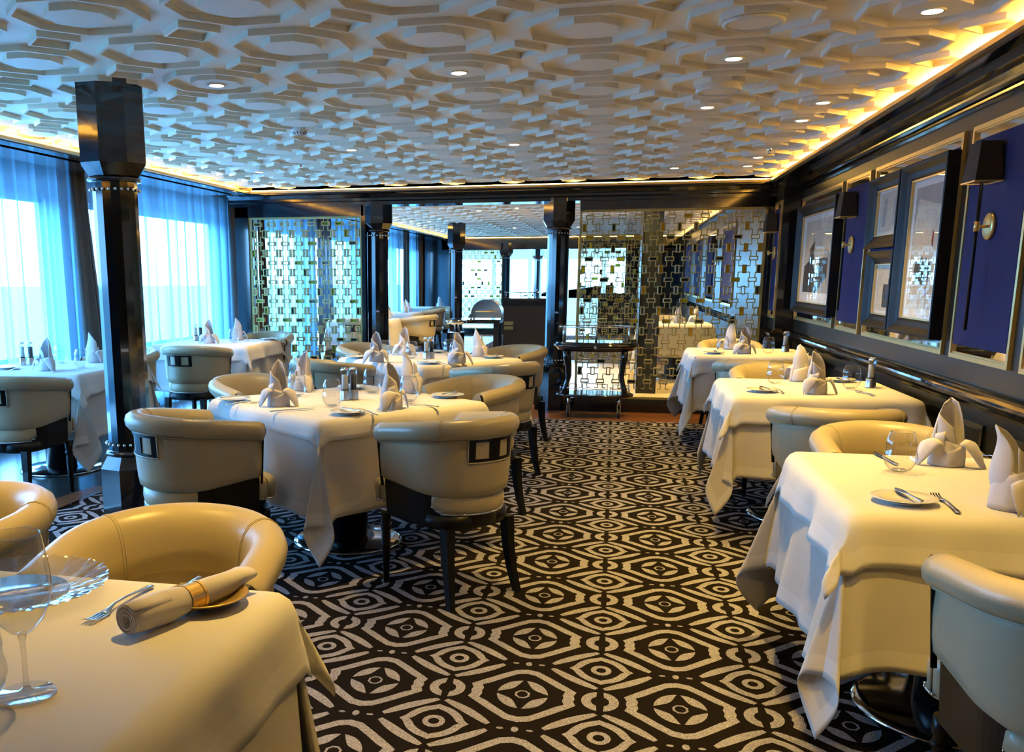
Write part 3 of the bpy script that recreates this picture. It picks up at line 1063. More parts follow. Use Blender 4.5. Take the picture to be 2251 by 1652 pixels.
# ------------------------------------------------------------------ barrel chair
def make_chair():
    t = empty('dining_chair', (0, 0, 0))
    W, D, YF, YC = .235, .245, .185, -.02
    st = []
    n = 30
    for k in range(5):
        y = YF + (YC - YF) * k / 5
        st.append((-W, y, -1, 0))
    for i in range(n + 1):
        a = PI + PI * i / n
        x, y = W * math.cos(a), D * math.sin(a)
        nx, ny = math.cos(a) / W, math.sin(a) / D
        l = math.hypot(nx, ny)
        st.append((x, YC + y, nx / l, ny / l))
    for k in range(4, -1, -1):
        y = YF + (YC - YF) * k / 5
        st.append((W, y, 1, 0))
    N = len(st)

    def ztop(y):
        u = min(1, max(0, (y + .27) / .46))
        return .790 - .055 * u ** 1.15

    def zbot(y):
        u = min(1, max(0, (y + .14) / .30))
        return .482 + .030 * u

    def pt(s, off, z):
        lean = .018 * (z - .49) / .3
        return (s[0] + s[2] * (off + lean), s[1] + s[3] * (off + lean), z)
    sh = MB()
    rings = []
    for s in st:
        zt, zb = ztop(s[1]) - .01, zbot(s[1])
        prof = [(0 - .012, zb), (.004, zb + .012), (.008, zb + .05), (.009, (zb + zt) / 2), (.006, zt - .06), (0, zt), (-.055, zt), (-.062, zt - .08), (-.062, zb + .10), (-.058, zb - .02), (-.04, zb - .03)]
        rings.append([pt(s, o, z) for o, z in prof])
    sh.loft(rings)
    body = sh.build('barrel_back', 'leather', t)
    # rolled top rail
    rr = MB()
    pts = [pt(s, -.018, ztop(s[1])) for s in st]
    p0 = Vector(pts[0]) + Vector((0, .022, -.004)); p1 = Vector(pts[-1]) + Vector((0, .022, -.004))
    P = [p0] + pts + [p1]
    rad = [.030] + [.041] * N + [.030]
    prof = [(.004, -.052), (.022, -.047), (.035, -.030), (.038, -.007), (.030, .014), (.012, .027), (-.006, .032), (-.024, .029), (-.042, .018), (-.056, -.004), (-.064, -.035), (-.067, -.075), (-.067, -.13), (-.05, -.14), (-.02, -.10)]
    rr.loft([[pt(s, o, ztop(s[1]) + z) for o, z in prof] for s in st])
    rail = rr.build('rolled_rail', 'leather', t)
    sm = MB()
    for idx in (11, N - 12):
        s = st[idx]
        c = Vector(pt(s, -.018, ztop(s[1])))
        d = Vector((-s[3], s[2], 0))
        nrm = Vector((s[2], s[3], 0))
        for dd in (-.004, .004):
            ring = [Vector(pt((s[0] + d.x * dd, s[1] + d.y * dd, s[2], s[3]), o * 1.01, ztop(s[1]) + z * 1.02)) for o, z in prof[:13]]
            sm.tube(ring, .0014, 5)
            sm.tube([pt((s[0] + d.x * dd, s[1] + d.y * dd, s[2], s[3]), -.063, z) for z in (.66, .58, .50)], .0013, 5)
    sm.tube([pt(s, .010, ztop(s[1]) - .054) for s in st], .0035, 6)
    sm.build('seam_piping', 'leather_seam', t)
    # black boards closing the arm fronts
    for sx in (-1, 1):
        b = MB()
        y = YF
        zt, zb = ztop(y) + .030, zbot(y) - .03
        prof = [(W + .046, zt - .04), (W + .030, zt - .004), (W + .002, zt + .004), (W - .030, zt - .012), (W - .05, zt - .06), (W - .050, zb), (W + .002, zb), (W + .020, zt - .08)]
        vs = [(sx * x, y + e, z) for e in (0.0, .006) for x, z in prof]
        m = len(prof)
        op = [(W + .044, zt - .050), (W + .047, zt - .036), (W + .040, zt - .016), (W + .030, zt - .004), (W + .024, zt - .010), (W + .032, zt - .022), (W + .038, zt - .038), (W + .034, zt - .052), (W + .014, zt - .075), (W - .008, zb), (W + .006, zb), (W + .026, zt - .075)]
        vs = [(sx * x, y + e, z) for e in (0.0, .006) for x, z in op]
        m = len(op)
        b.add(vs, [tuple(range(m)), tuple(reversed(range(m, 2 * m)))] + [(i, (i + 1) % m, m + (i + 1) % m, m + i) for i in range(m)])
        b.build('arm_front', 'black_wood', t)
    # skirt band round the back with nailheads
    sk = MB()
    rings = []
    ks = [i for i in range(N) if st[i][1] < -.115]
    for i in ks:
        s = st[i]
        e = min(i - ks[0], ks[-1] - i)
        zb = .398 + (.03 if e == 0 else .012 if e == 1 else 0)
        prof = [(-.030, zb), (-.014, zb), (-.006, zb + .02), (-.004, .44), (-.010, .478), (-.03, .49)]
        rings.append([pt(s, o, z) for o, z in prof])
    sk.loft(rings)
    sk.build('seat_back_band', 'leather', t)
    nh = MB()
    for i in ks:
        s = st[i]
        e = min(i - ks[0], ks[-1] - i)
        zb = .398 + (.03 if e == 0 else .012 if e == 1 else 0)
        s2 = st[min(i + 1, N - 1)]
        for f in (0, .33, .66):
            if i == ks[-1] and f > 0: break
            q = (s[0] + (s2[0] - s[0]) * f, s[1] + (s2[1] - s[1]) * f, s[2], s[3])
            nh.sphere(pt(q, -.010, zb + .005), .0045, 6, 4)
    # seat cushion with boxed front
    se = MB()

    def outline(w, yb, yf, z, q=5):
        o = []
        cy, hy = (yb + yf) / 2, (yf - yb) / 2
        for k in range(40):
            a = 2 * PI * k / 40
            c, s_ = math.cos(a), math.sin(a)
            r_ = (abs(c) ** q + abs(s_) ** q) ** (-1 / q)
            o.append((w * r_ * c, cy + hy * r_ * s_ - (.03 * (c * r_) ** 2 if s_ > 0 else 0), z))
        return o
    se.loft([outline(.185, -.20, .19, .47), outline(.192, -.20, .20, .495), outline(.17, -.18, .18, .510), outline(.08, -.06, .10, .516)])
    se.loft([outline(.20, .175, .300, .395), outline(.222, .165, .315, .40), outline(.226, .162, .318, .47), outline(.220, .165, .312, .495), outline(.19, .175, .285, .508), outline(.08, .2, .24, .512)])
    se.build('seat', 'leather', t)
    oo = [Vector(p) for p in outline(.226, .162, .318, .408)]
    for a_, b_ in zip(oo, oo[1:] + oo[:1]):
        if min(a_.y, b_.y) < .185: continue
        m_ = max(1, int((b_ - a_).length / .013))
        for q_ in range(m_):
            nh.sphere(a_ + (b_ - a_) * (q_ / m_), .0045, 6, 4)
    tag(nh.build('nailhead_trim', 'chrome', t), kind='stuff')
    ap = MB()
    ap.loft([outline(.200, -.225, .285, .335, 4), outline(.207, -.23, .292, .345, 4), outline(.207, -.23, .292, .398, 4)])
    # black rail between the shell and the seat frame
    rings = []
    for s in st:
        if s[1] < -.03 or True:
            rings.append([pt(s, o, z) for o, z in ((-.05, .345), (-.016, .345), (-.014, zbot(s[1]) + .01), (-.05, zbot(s[1]) + .01))])
    ap.loft(rings, smooth=False)
    ap.build('seat_frame', 'black_wood', t)
    for sx in (-1, 1):
        l = MB()
        l.loft([[(sx * (.178 + dx) + a * w, -.19 + dy + b * w, z) for a, b in ((-1, -1), (1, -1), (1, 1), (-1, 1))] for z, dx, dy, w in ((.35, 0, 0, .023), (.22, .004, -.008, .020), (.10, .012, -.026, .017), (0, .024, -.050, .014))], smooth=False)
        l.build('leg', 'black_wood', t)
        l = MB()
        l.lathe([(.024, .34), (.024, .29), (.017, .282), (.025, .268), (.025, .258), (.017, .25), (.022, .235), (.013, 0)][::-1], 12, (sx * .178, .235, 0))
        l.build('leg', 'black_wood', t)
    # dark slotted handle inset in the back
    v = MB()
    zc, hh = .686, .052
    mid = N // 2
    half = .118
    # arc positions along the back centre
    arc = [0.0]
    for i in range(1, N):
        arc.append(arc[-1] + math.hypot(st[i][0] - st[i - 1][0], st[i][1] - st[i - 1][1]))
    c0 = arc[mid]

    def at(u):
        a = c0 + u
        for i in range(1, N):
            if arc[i] >= a:
                f = (a - arc[i - 1]) / (arc[i] - arc[i - 1])
                A, B = st[i - 1], st[i]
                return tuple(A[q] + (B[q] - A[q]) * f for q in range(4))

    def slab(u0, u1, z0, z1, o0, o1, mb):
        rg = []
        m = max(2, int(abs(u1 - u0) / .02) + 1)
        for k in range(m + 1):
            s = at(u0 + (u1 - u0) * k / m)
            rg.append([pt(s, o0, z0), pt(s, o1, z0), pt(s, o1, z1), pt(s, o0, z1)])
        mb.loft(rg, smooth=False)
    for (u0, u1, z0, z1) in ((-half, half, zc - hh, zc - hh + .016), (-half, half, zc + hh - .016, zc + hh), (-half, -half + .030, zc - hh, zc + hh), (half - .030, half, zc - hh, zc + hh), (-.026, .026, zc - hh, zc + hh)):
        slab(u0, u1, z0, z1, .002, .013, v)
    v.build('handle_inset', 'black_wood', t)
    pp = MB()
    loop = [(-half, zc - hh), (-half, zc + hh), (half, zc + hh), (half, zc - hh)]
    path = []
    for k in range(4):
        (u0, z0), (u1, z1) = loop[k], loop[(k + 1) % 4]
        for q in range(8):
            path.append(pt(at(u0 + (u1 - u0) * q / 8), .011, z0 + (z1 - z0) * q / 8))
    pp.tube(path, .004, 6, loop=True)
    pp.build('inset_piping', 'leather', t)
    bt = MB()
    for u in (-.11, -.036, .036, .11):
        s = at(u)
        bt.sphere(pt(s, -.063, .615), .011, 10, 6)
    bt.build('buttons', 'leather', t)
    return t


CH = 'barrel dining chairs'
CHAIRS = [
    (-1.83, 3.82, -38, 'leather barrel chair at left middle, slotted rounded back toward the camera'),
    (-.695, 3.98, 52, 'leather barrel chair in the picture middle, back to the camera, beside the aisle'),
    (-2.03, 5.10, -128, 'leather barrel chair at the far left side of the centre-left table'),
    (-.79, 5.30, 142, 'beige leather barrel chair on the far right side of the centre-left table'),
    (-.80, 6.50, 52, 'beige leather barrel chair with nailheads, back toward the aisle, at the table behind'),
    (-.84, 7.85, 142, 'beige leather barrel chair beside the trolley, farthest right of the table behind'),
    (-2.02, 6.52, -38, 'leather barrel chair with its grey-lit rail rising behind the napkins of the centre-left table'),
    (-2.08, 7.85, -128, 'leather barrel chair at the far left of the table behind, before the lattice screen'),
    (-1.01, 1.885, 187, 'yellow-lit leather barrel chair with buttons, largest in the left foreground'),
    (-1.74, 2.02, 160, 'leather barrel chair cut off at the left edge beside the wine glass'),
    (-3.68, 5.12, -3, 'leather barrel chair at the left edge with slotted back, before the near window table'),
    (-3.96, 6.93, 182, 'leather barrel chair behind the near window table, just right of the near column'),
    (-3.66, 7.66, -6, 'grey-lit leather barrel chair before the far window, slotted back toward the camera'),
    (-3.62, 9.33, 183, 'leather barrel chair in the corner behind the far window table'),
    (1.05, 3.76, 180, 'yellow-lit leather barrel chair behind the nearest right-hand table'),
    (1.02, 2.11, 3, 'leather barrel chair cut off at the lower right corner'),
    (1.04, 4.64, 0, 'leather barrel chair with slotted back between the nearest and middle right-hand tables'),
    (1.04, 6.38, 180, 'leather barrel chair behind the middle right-hand table, open side toward the camera'),
    (1.02, 7.14, 0, 'leather barrel chair with its back to the camera before the farthest right-hand table'),
    (1.05, 8.95, 180, 'leather barrel chair behind the farthest right-hand table'),
]
for x, y, rz, lab in CHAIRS:
    place('chair', make_chair, (x, y, 0), R(rz), lab, 'chair', CH)
for x, y, rz, lab in ((-3.02, 14.35, 75, 'first chair of the next room, right of its nearest table'), (-3.4, 17.2, 100, 'chair of the next room right of the second table'), (-3.3, 18.0, 180, 'chair of the next room behind the slim column'), (-3.6, 12.9, 0, 'chair of the next room seen low through the left lattice screen'), (.75, 14.4, 180, 'chair seen through the right lattice screen')):
    place('chair', make_chair, (x, y, 0), R(rz), lab, 'chair', CH)


# ------------------------------------------------------------------ tables and cloths
def make_table():
    t = empty('dining_table', (0, 0, 0))
    MB().box(-.46, -.46, .725, .46, .46, .752).build('tabletop', 'black_soft', t)
    MB().lathe([(.11, .025), (.11, .70), (.2, .725)], 24).build('pedestal', 'black_wood', t)
    MB().lathe([(.29, 0), (.295, .006), (.292, .014), (.27, .024), (.11, .028)], 48).build('base_disc', 'chrome', t)
    return t


def cloth(half, drop, zt, cr=.045, wav=.012, seed=0, res=.02, k1=.08, k2=.33, flare=.06, xmax=9):
    r = random.Random(seed)
    ph = [r.uniform(0, 6.28) for _ in range(12)]
    E = half + drop
    n = int(2 * E / res)
    P = []
    for i in range(n + 1):
        for j in range(n + 1):
            u = -E + 2 * E * i / n
            v = -E + 2 * E * j / n
            au, av = abs(u), abs(v)
            su, sv = (1 if u >= 0 else -1), (1 if v >= 0 else -1)
            du, dv = max(0, au - half), max(0, av - half)
            if du == 0 and dv == 0:
                x, y, z = u * (1 - cr / half), v * (1 - cr / half), zt
            else:
                s = math.hypot(du, dv)
                q = 2 * (0 if su > 0 else 1) + (0 if sv > 0 else 1)
                # bend radius: how far out and down after arc length s
                if s < cr * PI / 2:
                    th = s / cr
                    out, down = cr * math.sin(th), cr * (1 - math.cos(th))
                else:
                    rest = s - cr * PI / 2
                    out, down = cr + rest * flare, cr + rest * math.sqrt(1 - flare * flare)
                depth = max(0, s - cr) / .5
                if dv == 0 or du == 0:
                    if dv == 0:
                        c, w0 = v, (1 if su > 0 else 2)
                    else:
                        c, w0 = u, (3 if sv > 0 else 4)
                    near = max(0, (abs(c) / half - .3)) / .7
                    w = wav * depth * (math.sin(c * 11 + ph[w0]) + .6 * math.sin(c * 23 + ph[w0 + 4]) + .8 * near * math.sin(c * 17 + ph[w0 + 3]))
                    out += w + wav * depth * 1.2
                    if dv == 0:
                        x, y = su * (half - cr + out), v * (1 - cr / half)
                    else:
                        x, y = u * (1 - cr / half), sv * (half - cr + out)
                    z = zt - down
                else:
                    phi = math.atan2(dv, du)
                    a = half - cr
                    diag = out * .3 + k1 * s * math.sin(2 * phi) + .05 * s * math.sin(6 * phi + ph[q])
                    lat = k2 * s * math.sin(4 * phi) * (.8 + .2 * math.sin(ph[q + 2]))
                    # base ring keeps the rounding near the table corner
                    bx, by = out * math.cos(phi), out * math.sin(phi)
                    f = min(1, s / .14)
                    f = f * f * (3 - 2 * f)
                    tx = .7071 * diag - .7071 * lat
                    ty = .7071 * diag + .7071 * lat
                    ex = (wav * depth * 1.2 + out * .9) * (math.cos(phi) ** 2)
                    ey = (wav * depth * 1.2 + out * .9) * (math.sin(phi) ** 2)
                    X = a + bx * (1 - f) + (tx + ex) * f
                    Y = a + by * (1 - f) + (ty + ey) * f
                    kk = math.hypot(k1 * math.sin(2 * phi), k2 * math.sin(4 * phi))
                    zz = down * (1 - f) + (cr * .4 + (s - cr * .4) * math.sqrt(max(.3, 1 - kk * kk * .8))) * f
                    x, y, z = su * X, sv * Y, zt - max(zz, 0)
            x = min(x, xmax)
            P.append((x, y, z))
    F = []
    for i in range(n):
        for j in range(n):
            a = i * (n + 1) + j
            F.append((a, a + n + 1, a + n + 2, a + 1))
    return P, F, n, E


def table_cloth(name, half, drop, zt, seed, material, thick, **kw):
    P, F, n, E = cloth(half, drop, zt, seed=seed, **kw)
    mb = MB()
    mb.add(P, F, 0, True)
    hw_ = max(2, int(round(.055 / (2 * E / n))))
    for q_ in range(len(F)):
        i_, j_ = divmod(q_, n)
        if min(i_, j_, n - 1 - i_, n - 1 - j_) < hw_:
            mb.mi[q_] = 1
    o = mb.build(name, [material, 'hem_' + material])
    s = o.modifiers.new('solid', 'SOLIDIFY')
    s.thickness = thick
    s.offset = -1
    # stitched hem: a slightly thicker border
    vg = o.vertex_groups.new(name='hem')
    step = 2 * E / n
    hw = max(1, int(.055 / step))
    rim = [i * (n + 1) + j for i in range(n + 1) for j in range(n + 1) if min(i, j, n - i, n - j) <= hw]
    vg.add(rim, 1.0, 'REPLACE')
    s.vertex_group = 'hem'
    s.thickness_vertex_group = .45
    return o


TABLES = [
    ('T1', -1.36, 4.62, 52, .535, 'the centre-left table', .115, .465),
    ('T2', -1.43, 7.23, 52, .535, 'the table behind the centre-left one', .12, .46),
    ('TL', -3.97, 5.98, 1, .50, 'the near window table behind the column', .17, .46),
    ('T3', -3.86, 8.60, 2, .50, 'the far window table', .17, .46),
    ('T5', 1.12, 3.12, 0, .480, 'the nearest right-hand table', .17, .46),
    ('T6', 1.115, 5.68, 0, .480, 'the middle right-hand table', .17, .46),
    ('T7', 1.11, 8.30, 0, .475, 'the farthest right-hand table', .17, .46),
    ('T0', -1.15, 1.20, 0, .53, 'the foreground table', .19, .50),
]
TP = {}
for k, (key, x, y, rz, half, nm, d1, d2) in enumerate(TABLES):
    TP[key] = (x, y, rz, nm)
    t = place('table', make_table, (x, y, 0), R(rz), 'square pedestal table with a polished base disc, ' + nm, 'table', 'dining tables')
    xm = 1.640 - x if rz == 0 and x > 0 else 9
    wv = .020 if key in ('T5', 'T6', 'T7', 'TL', 'T3') else .010
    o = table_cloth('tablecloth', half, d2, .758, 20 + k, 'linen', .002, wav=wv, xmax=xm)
    o.location = (x, y, 0)
    o.rotation_euler.z = R(rz)
    tag(o, 'long white under-cloth hanging low at the corners of ' + nm, 'tablecloth', 'long white under-cloths')
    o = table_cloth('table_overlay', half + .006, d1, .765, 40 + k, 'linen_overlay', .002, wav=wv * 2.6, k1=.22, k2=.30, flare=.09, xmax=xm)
    o.location = (x, y, 0)
    o.rotation_euler.z = R(rz)
    tag(o, 'short white top cloth laid over ' + nm, 'tablecloth', 'short white top cloths')
for k, (x, y) in enumerate([(-3.75, 13.9), (-3.95, 16.6), (-3.8, 19.5), (.82, 13.4)]):
    nm = ['the nearest table of the next room', 'the second table of the next room', 'the far table of the next room beside the slim column', 'the table seen through the right lattice screen'][k]
    place('table', make_table, (x, y, 0), 0, 'square pedestal table, ' + nm, 'table', 'dining tables')
    o = table_cloth('tablecloth', .50, .46, .76, 60 + k, 'linen', .002, wav=.02, res=.04)
    o.location = (x, y, 0)
    tag(o, 'long white cloth on ' + nm, 'tablecloth', 'long white under-cloths')
ZT = .767


# ------------------------------------------------------------------ tableware
def napkin_maker(seed, flapA=1.0, flapB=.8, lean=.02):
    def mk():
        r = random.Random(seed)
        mb = MB()
        H = .222
        # standing spire: a sheet curled round an opening that faces -y
        rows = 15
        rings = []
        for j in range(rows + 1):
            u = j / rows
            z = H * u
            rad = .040 + .014 * math.sin(PI * min(1, u * 1.15)) - .006 * u
            span = 1.0 if u < .48 else math.sqrt(max(0, 1 - ((u - .48) / .52) ** 1.9))
            row = []
            for i in range(17):
                a = (i / 16 * 2 - 1)
                th = R(90) + R(112) * a * span
                rr_ = rad * (1 + .05 * math.sin(5 * a + seed) * u)
                pull = .30 * abs(a) * span
                row.append((rr_ * math.cos(th) * (1 - .25 * u), rr_ * math.sin(th) * (1 - pull) + lean * u * u - .004 * math.sin(9 * u + seed), z + .006 * math.sin(4 * a) * u))
            rings.append(row)
        mb.loft(rings, closed=False, cap=False)
        # second inner leaf crossing in front
        rings = []
        for j in range(9):
            u = j / 8
            row = []
            for i in range(9):
                a = i / 8
                th = R(-150 + 110 * a * (1 - .35 * u))
                row.append((.042 * math.cos(th), .040 * math.sin(th) + .012 * u, .03 + (.10 + .045 * (1 - a)) * u))
            rings.append(row)
        mb.loft(rings, closed=False, cap=False)
        # wrapped foot with slanting overlaps
        for (t0, t1, off, hA, hB, lo) in ((-215, 20, .0, .120, .050, 0), (-140, 60, .0035, .035, .105, 0), (10, 250, .002, .055, .118, 0)):
            rings = []
            for j in range(7):
                u = j / 6
                row = []
                for i in range(25):
                    f = i / 24
                    th = R(t0 + (t1 - t0) * f)
                    h = hA + (hB - hA) * f
                    rad = .052 + off - .010 * u * h / .1 + .003 * math.sin(PI * u) + .0012 * math.sin(6 * th + seed)
                    row.append((rad * math.cos(th), rad * math.sin(th), h * u))
                rings.append(row)
            mb.loft(rings, closed=False, cap=False)
        # drooping flaps
        for (th0, k, tw) in ((R(-38), flapA, .6), (R(222), flapB, -.6)):
            rings = []
            c, s = math.cos(th0), math.sin(th0)
            path = [(.048, .078), (.057, .092), (.068, .088), (.080, .068), (.092, .040), (.104, .008)]
            for q, (rad, z) in enumerate(path):
                if q > 1:
                    rad = .056 + (rad - .056) * k
                    z = .092 - (.092 - z) * (.55 + .45 * min(k, 1))
                wdt = [.030, .036, .036, .030, .020, .004][q]
                row = []
                for i in range(7):
                    a = (i / 6 * 2 - 1)
                    px, py = rad, a * wdt + tw * .05 * q / 5
                    row.append((c * px - s * py, s * px + c * py, z - .012 * a * a - .010 * abs(a) * q / 5))
                rings.append(row)
            mb.loft(rings, closed=False, cap=False)
        o = mb.build('folded_napkin', 'napkin')
        s = o.modifiers.new('solid', 'SOLIDIFY')
        s.thickness = .0028
        s.offset = 0
        return o
    return mk


NAP = {'napA': napkin_maker(1), 'napB': napkin_maker(2, .7, 1.1, -.015), 'napC': napkin_maker(4, 1.25, .9, .0)}


def make_tumbler():
    t = empty('stemless_glass', (0, 0, 0))
    MB().lathe([(.021, .001), (.034, .009), (.046, .026), (.0518, .046), (.0495, .062), (.0462, .073), (.0465, .083), (.0478, .092), (.0455, .104), (.0405, .119), (.0350, .131)], 36, cap=False).build('bowl', 'drink_glass', t)
    MB().lathe([(.001, .0005), (.021, .0005), (.023, .004), (.020, .008), (.001, .009)], 28, cap=False).build('foot', 'drink_glass', t)
    MB().lathe([(.0350, .1300), (.0362, .1316), (.0350, .1332), (.0340, .1316), (.0350, .1300)], 36, cap=False).build('rim', 'drink_glass', t)
    return t


def mill_maker(fill):
    def mk():
        t = empty('salt_mill' if fill == 'salt' else 'pepper_mill', (0, 0, 0))
        b = MB()
        def lobes(r, z):
            return [(r * (1 + .10 * math.cos(4 * a)) * math.cos(a), r * (1 + .10 * math.cos(4 * a)) * math.sin(a), z) for a in [2 * PI * k / 32 for k in range(32)]]
        b.loft([lobes(.0245, 0), lobes(.0245, .003), lobes(.0225, .050), lobes(.021, .052)])
        b.build('steel_base', 'steel', t)
        MB().lathe([(.0205, .052), (.0205, .057)], 24).build('black_band', 'black_soft', t)
        MB().lathe([(.0205, .057), (.0185, .08), (.0178, .11), (.0205, .150), (.0215, .154), (.0205, .157)], 28, cap=False).build('clear_body', 'drink_glass', t)
        MB().lathe([(.0160, .058), (.0155, .10), (.0155, .132), (.001, .134)], 20).build('salt_fill' if fill == 'salt' else 'peppercorn_fill', fill if fill == 'salt' else 'peppercorn', t)
        c = MB()
        c.lathe([(.020, .157), (.021, .160), (.018, .163), (.003, .163)], 24)
        for k in range(5):
            a = 2 * PI * k / 5
            c.sphere((.012 * math.cos(a), .012 * math.sin(a), .165), .0055, 8, 5)
        c.build('crown_top', 'silver', t)
        return t
    return mk


def make_plate():
    return MB().lathe([(.001, .006), (.052, .006), (.060, .009), (.086, .015), (.088, .0165), (.086, .0175), (.060, .0115), (.050, .009), (.001, .0085)][::1], 48, cap=False).lathe([(.001, 0.0), (.050, 0.0), (.054, .006)], 40, cap=False).build('side_plate', 'porcelain')


def make_knife():
    mb = MB()
    def sec(y, w, h, z):
        return [(w * math.cos(a), y, z + h * math.sin(a)) for a in [2 * PI * k / 10 for k in range(10)]]
    mb.loft([sec(-.115, .004, .002, .004), sec(-.112, .0075, .004, .0045), (sec(-.09, .006, .0035, .0045)), sec(-.04, .0048, .0032, .005), sec(-.005, .0045, .003, .005), sec(0, .0065, .003, .005), sec(.01, .005, .0015, .005), sec(.03, .009, .0010, .005), sec(.08, .0095, .0008, .005), sec(.105, .007, .0007, .005), sec(.116, .0015, .0006, .005)])
    return mb.build('knife', 'silver')


def make_butter_knife():
    mb = MB()
    def sec(y, w, h, z):
        return [(w * math.cos(a), y, z + h * math.sin(a)) for a in [2 * PI * k / 10 for k in range(10)]]
    mb.loft([sec(-.085, .004, .002, .001), sec(-.082, .007, .0035, .001), sec(-.04, .0045, .003, .001), sec(-.005, .004, .0028, .001), sec(.008, .006, .0012, .001), sec(.03, .011, .0009, .001), sec(.06, .0105, .0008, .001), sec(.078, .006, .0007, .001), sec(.082, .001, .0006, .001)])
    return mb.build('butter_knife', 'silver')


def make_fork():
    t = MB()
    def sec(y, w, h, z):
        return [(w * math.cos(a), y, z + h * math.sin(a)) for a in [2 * PI * k / 8 for k in range(8)]]
    t.loft([sec(-.11, .004, .0015, .003), sec(-.105, .0085, .002, .0035), sec(-.07, .0055, .002, .006), sec(-.02, .0035, .0022, .010), sec(.02, .003, .002, .010), sec(.038, .006, .0016, .006), sec(.05, .0115, .0012, .003), sec(.06, .012, .0012, .002)])
    for k in range(4):
        x = -.0105 + .007 * k
        t.loft([[(x + a * .0019, y, z + b * .0010) for a, b in ((-1, -1), (1, -1), (1, 1), (-1, 1))] for y, z in ((.058, .002), (.08, .0015), (.098, .004), (.108, .008))], smooth=False)
    return t.build('fork', 'silver')


def put(kind, x, y, z, rz, label):
    M = {'tumbler': (make_tumbler, 'glass', 'stemless water glasses'), 'salt': (mill_maker('salt'), 'salt mill', 'salt and pepper mills'), 'pepper': (mill_maker('pepper'), 'pepper mill', 'salt and pepper mills'),
         'plate': (make_plate, 'plate', 'white side plates'), 'knife': (make_knife, 'knife', 'table knives'), 'bknife': (make_butter_knife, 'knife', 'butter knives'), 'fork': (make_fork, 'fork', 'forks')}
    if kind in NAP:
        mk, c, g = NAP[kind], 'napkin', 'folded napkins'
    else:
        mk, c, g = M[kind]
    return place(kind, mk, (x, y, z), R(rz), label, c, g)


def plate_set(x, y, rz, where, fork=None):
    put('plate', x, y, ZT, rz, 'white side plate ' + where)
    put('bknife', x + .01, y, ZT + .0225, rz, 'butter knife on the plate ' + where)


def knife(p, q, label, kind='knife', z=ZT):
    cx, cy = (p[0] + q[0]) / 2, (p[1] + q[1]) / 2
    rz = math.degrees(math.atan2(-(q[0] - p[0]), q[1] - p[1]))
    put(kind, cx, cy, z, rz, label)


# centre-left table
w = 'the centre-left table'
put('napA', -1.63, 4.335, ZT, 15, 'pointed white napkin at the left front of ' + w)
put('napC', -1.715, 4.965, ZT, -30, 'tall white napkin at the left rear of ' + w)
put('napB', -1.05, 4.345, ZT, 60, 'pointed white napkin at the right front of ' + w + ', nearest the camera')
put('napA', -1.085, 4.985, ZT, 100, 'pointed white napkin at the right rear of ' + w)
for x, y, l in ((-1.358, 4.37, 'in front of the mills on '), (-1.66, 4.70, 'before the left rear napkin on '), (-1.30, 4.93, 'behind the mills on '), (-1.02, 4.62, 'between the two right napkins on ')):
    put('tumbler', x, y, ZT, 0, 'clear stemless glass ' + l + w)
put('salt', -1.36, 4.60, ZT, 20, 'salt mill on ' + w)
put('pepper', -1.325, 4.64, ZT, 20, 'pepper mill on ' + w)
plate_set(-1.92, 4.45, -45, 'at the left corner of ' + w)
plate_set(-1.205, 4.125, 50, 'at the front of ' + w)
plate_set(-.855, 4.83, -18, 'at the right end of ' + w)
plate_set(-1.46, 5.09, 50, 'at the rear of ' + w)
knife((-1.60, 4.09), (-1.40, 4.26), 'knife beside the left front napkin of ' + w)
knife((-.84, 4.43), (-1.02, 4.52), 'knife beside the right front napkin of ' + w)
knife((-1.05, 4.09), (-1.21, 4.27), 'fork beside the front plate of ' + w, 'fork')
knife((-1.90, 4.28), (-1.75, 4.45), 'fork beside the left plate of ' + w, 'fork')
# the table behind
w = 'the table behind the centre-left one'
put('napB', -1.76, 6.81, ZT, 15, 'pointed white napkin at the left front of ' + w)
put('napC', -1.69, 7.47, ZT, 0, 'pointed white napkin at the left rear of ' + w)
put('napA', -1.125, 6.80, ZT, 30, 'pointed white napkin at the right front of ' + w)
put('napC', -1.06, 7.42, ZT, 110, 'narrow white napkin at the right rear of ' + w)
for x, y, l in ((-1.80, 7.22, 'left of the rear napkin on '), (-1.55, 7.12, 'left of the mills on '), (-1.30, 7.42, 'right of the mills on '), (-1.20, 7.12, 'behind the right front napkin of ')):
    put('tumbler', x, y, ZT, 0, 'clear stemless glass ' + l + w)
put('salt', -1.43, 7.10, ZT, 20, 'salt mill on ' + w)
put('pepper', -1.40, 7.15, ZT, 20, 'pepper mill on ' + w)
plate_set(-1.99, 7.08, -45, 'left on ' + w)
plate_set(-1.33, 6.70, 50, 'at the front of ' + w)
plate_set(-1.48, 7.72, 50, 'at the rear of ' + w)
plate_set(-.93, 7.30, -20, 'right on ' + w)
knife((-1.72, 6.66), (-1.52, 6.76), 'knife beside the left front napkin of ' + w)
knife((-1.18, 6.62), (-1.30, 6.80), 'fork beside the front plate of ' + w, 'fork')
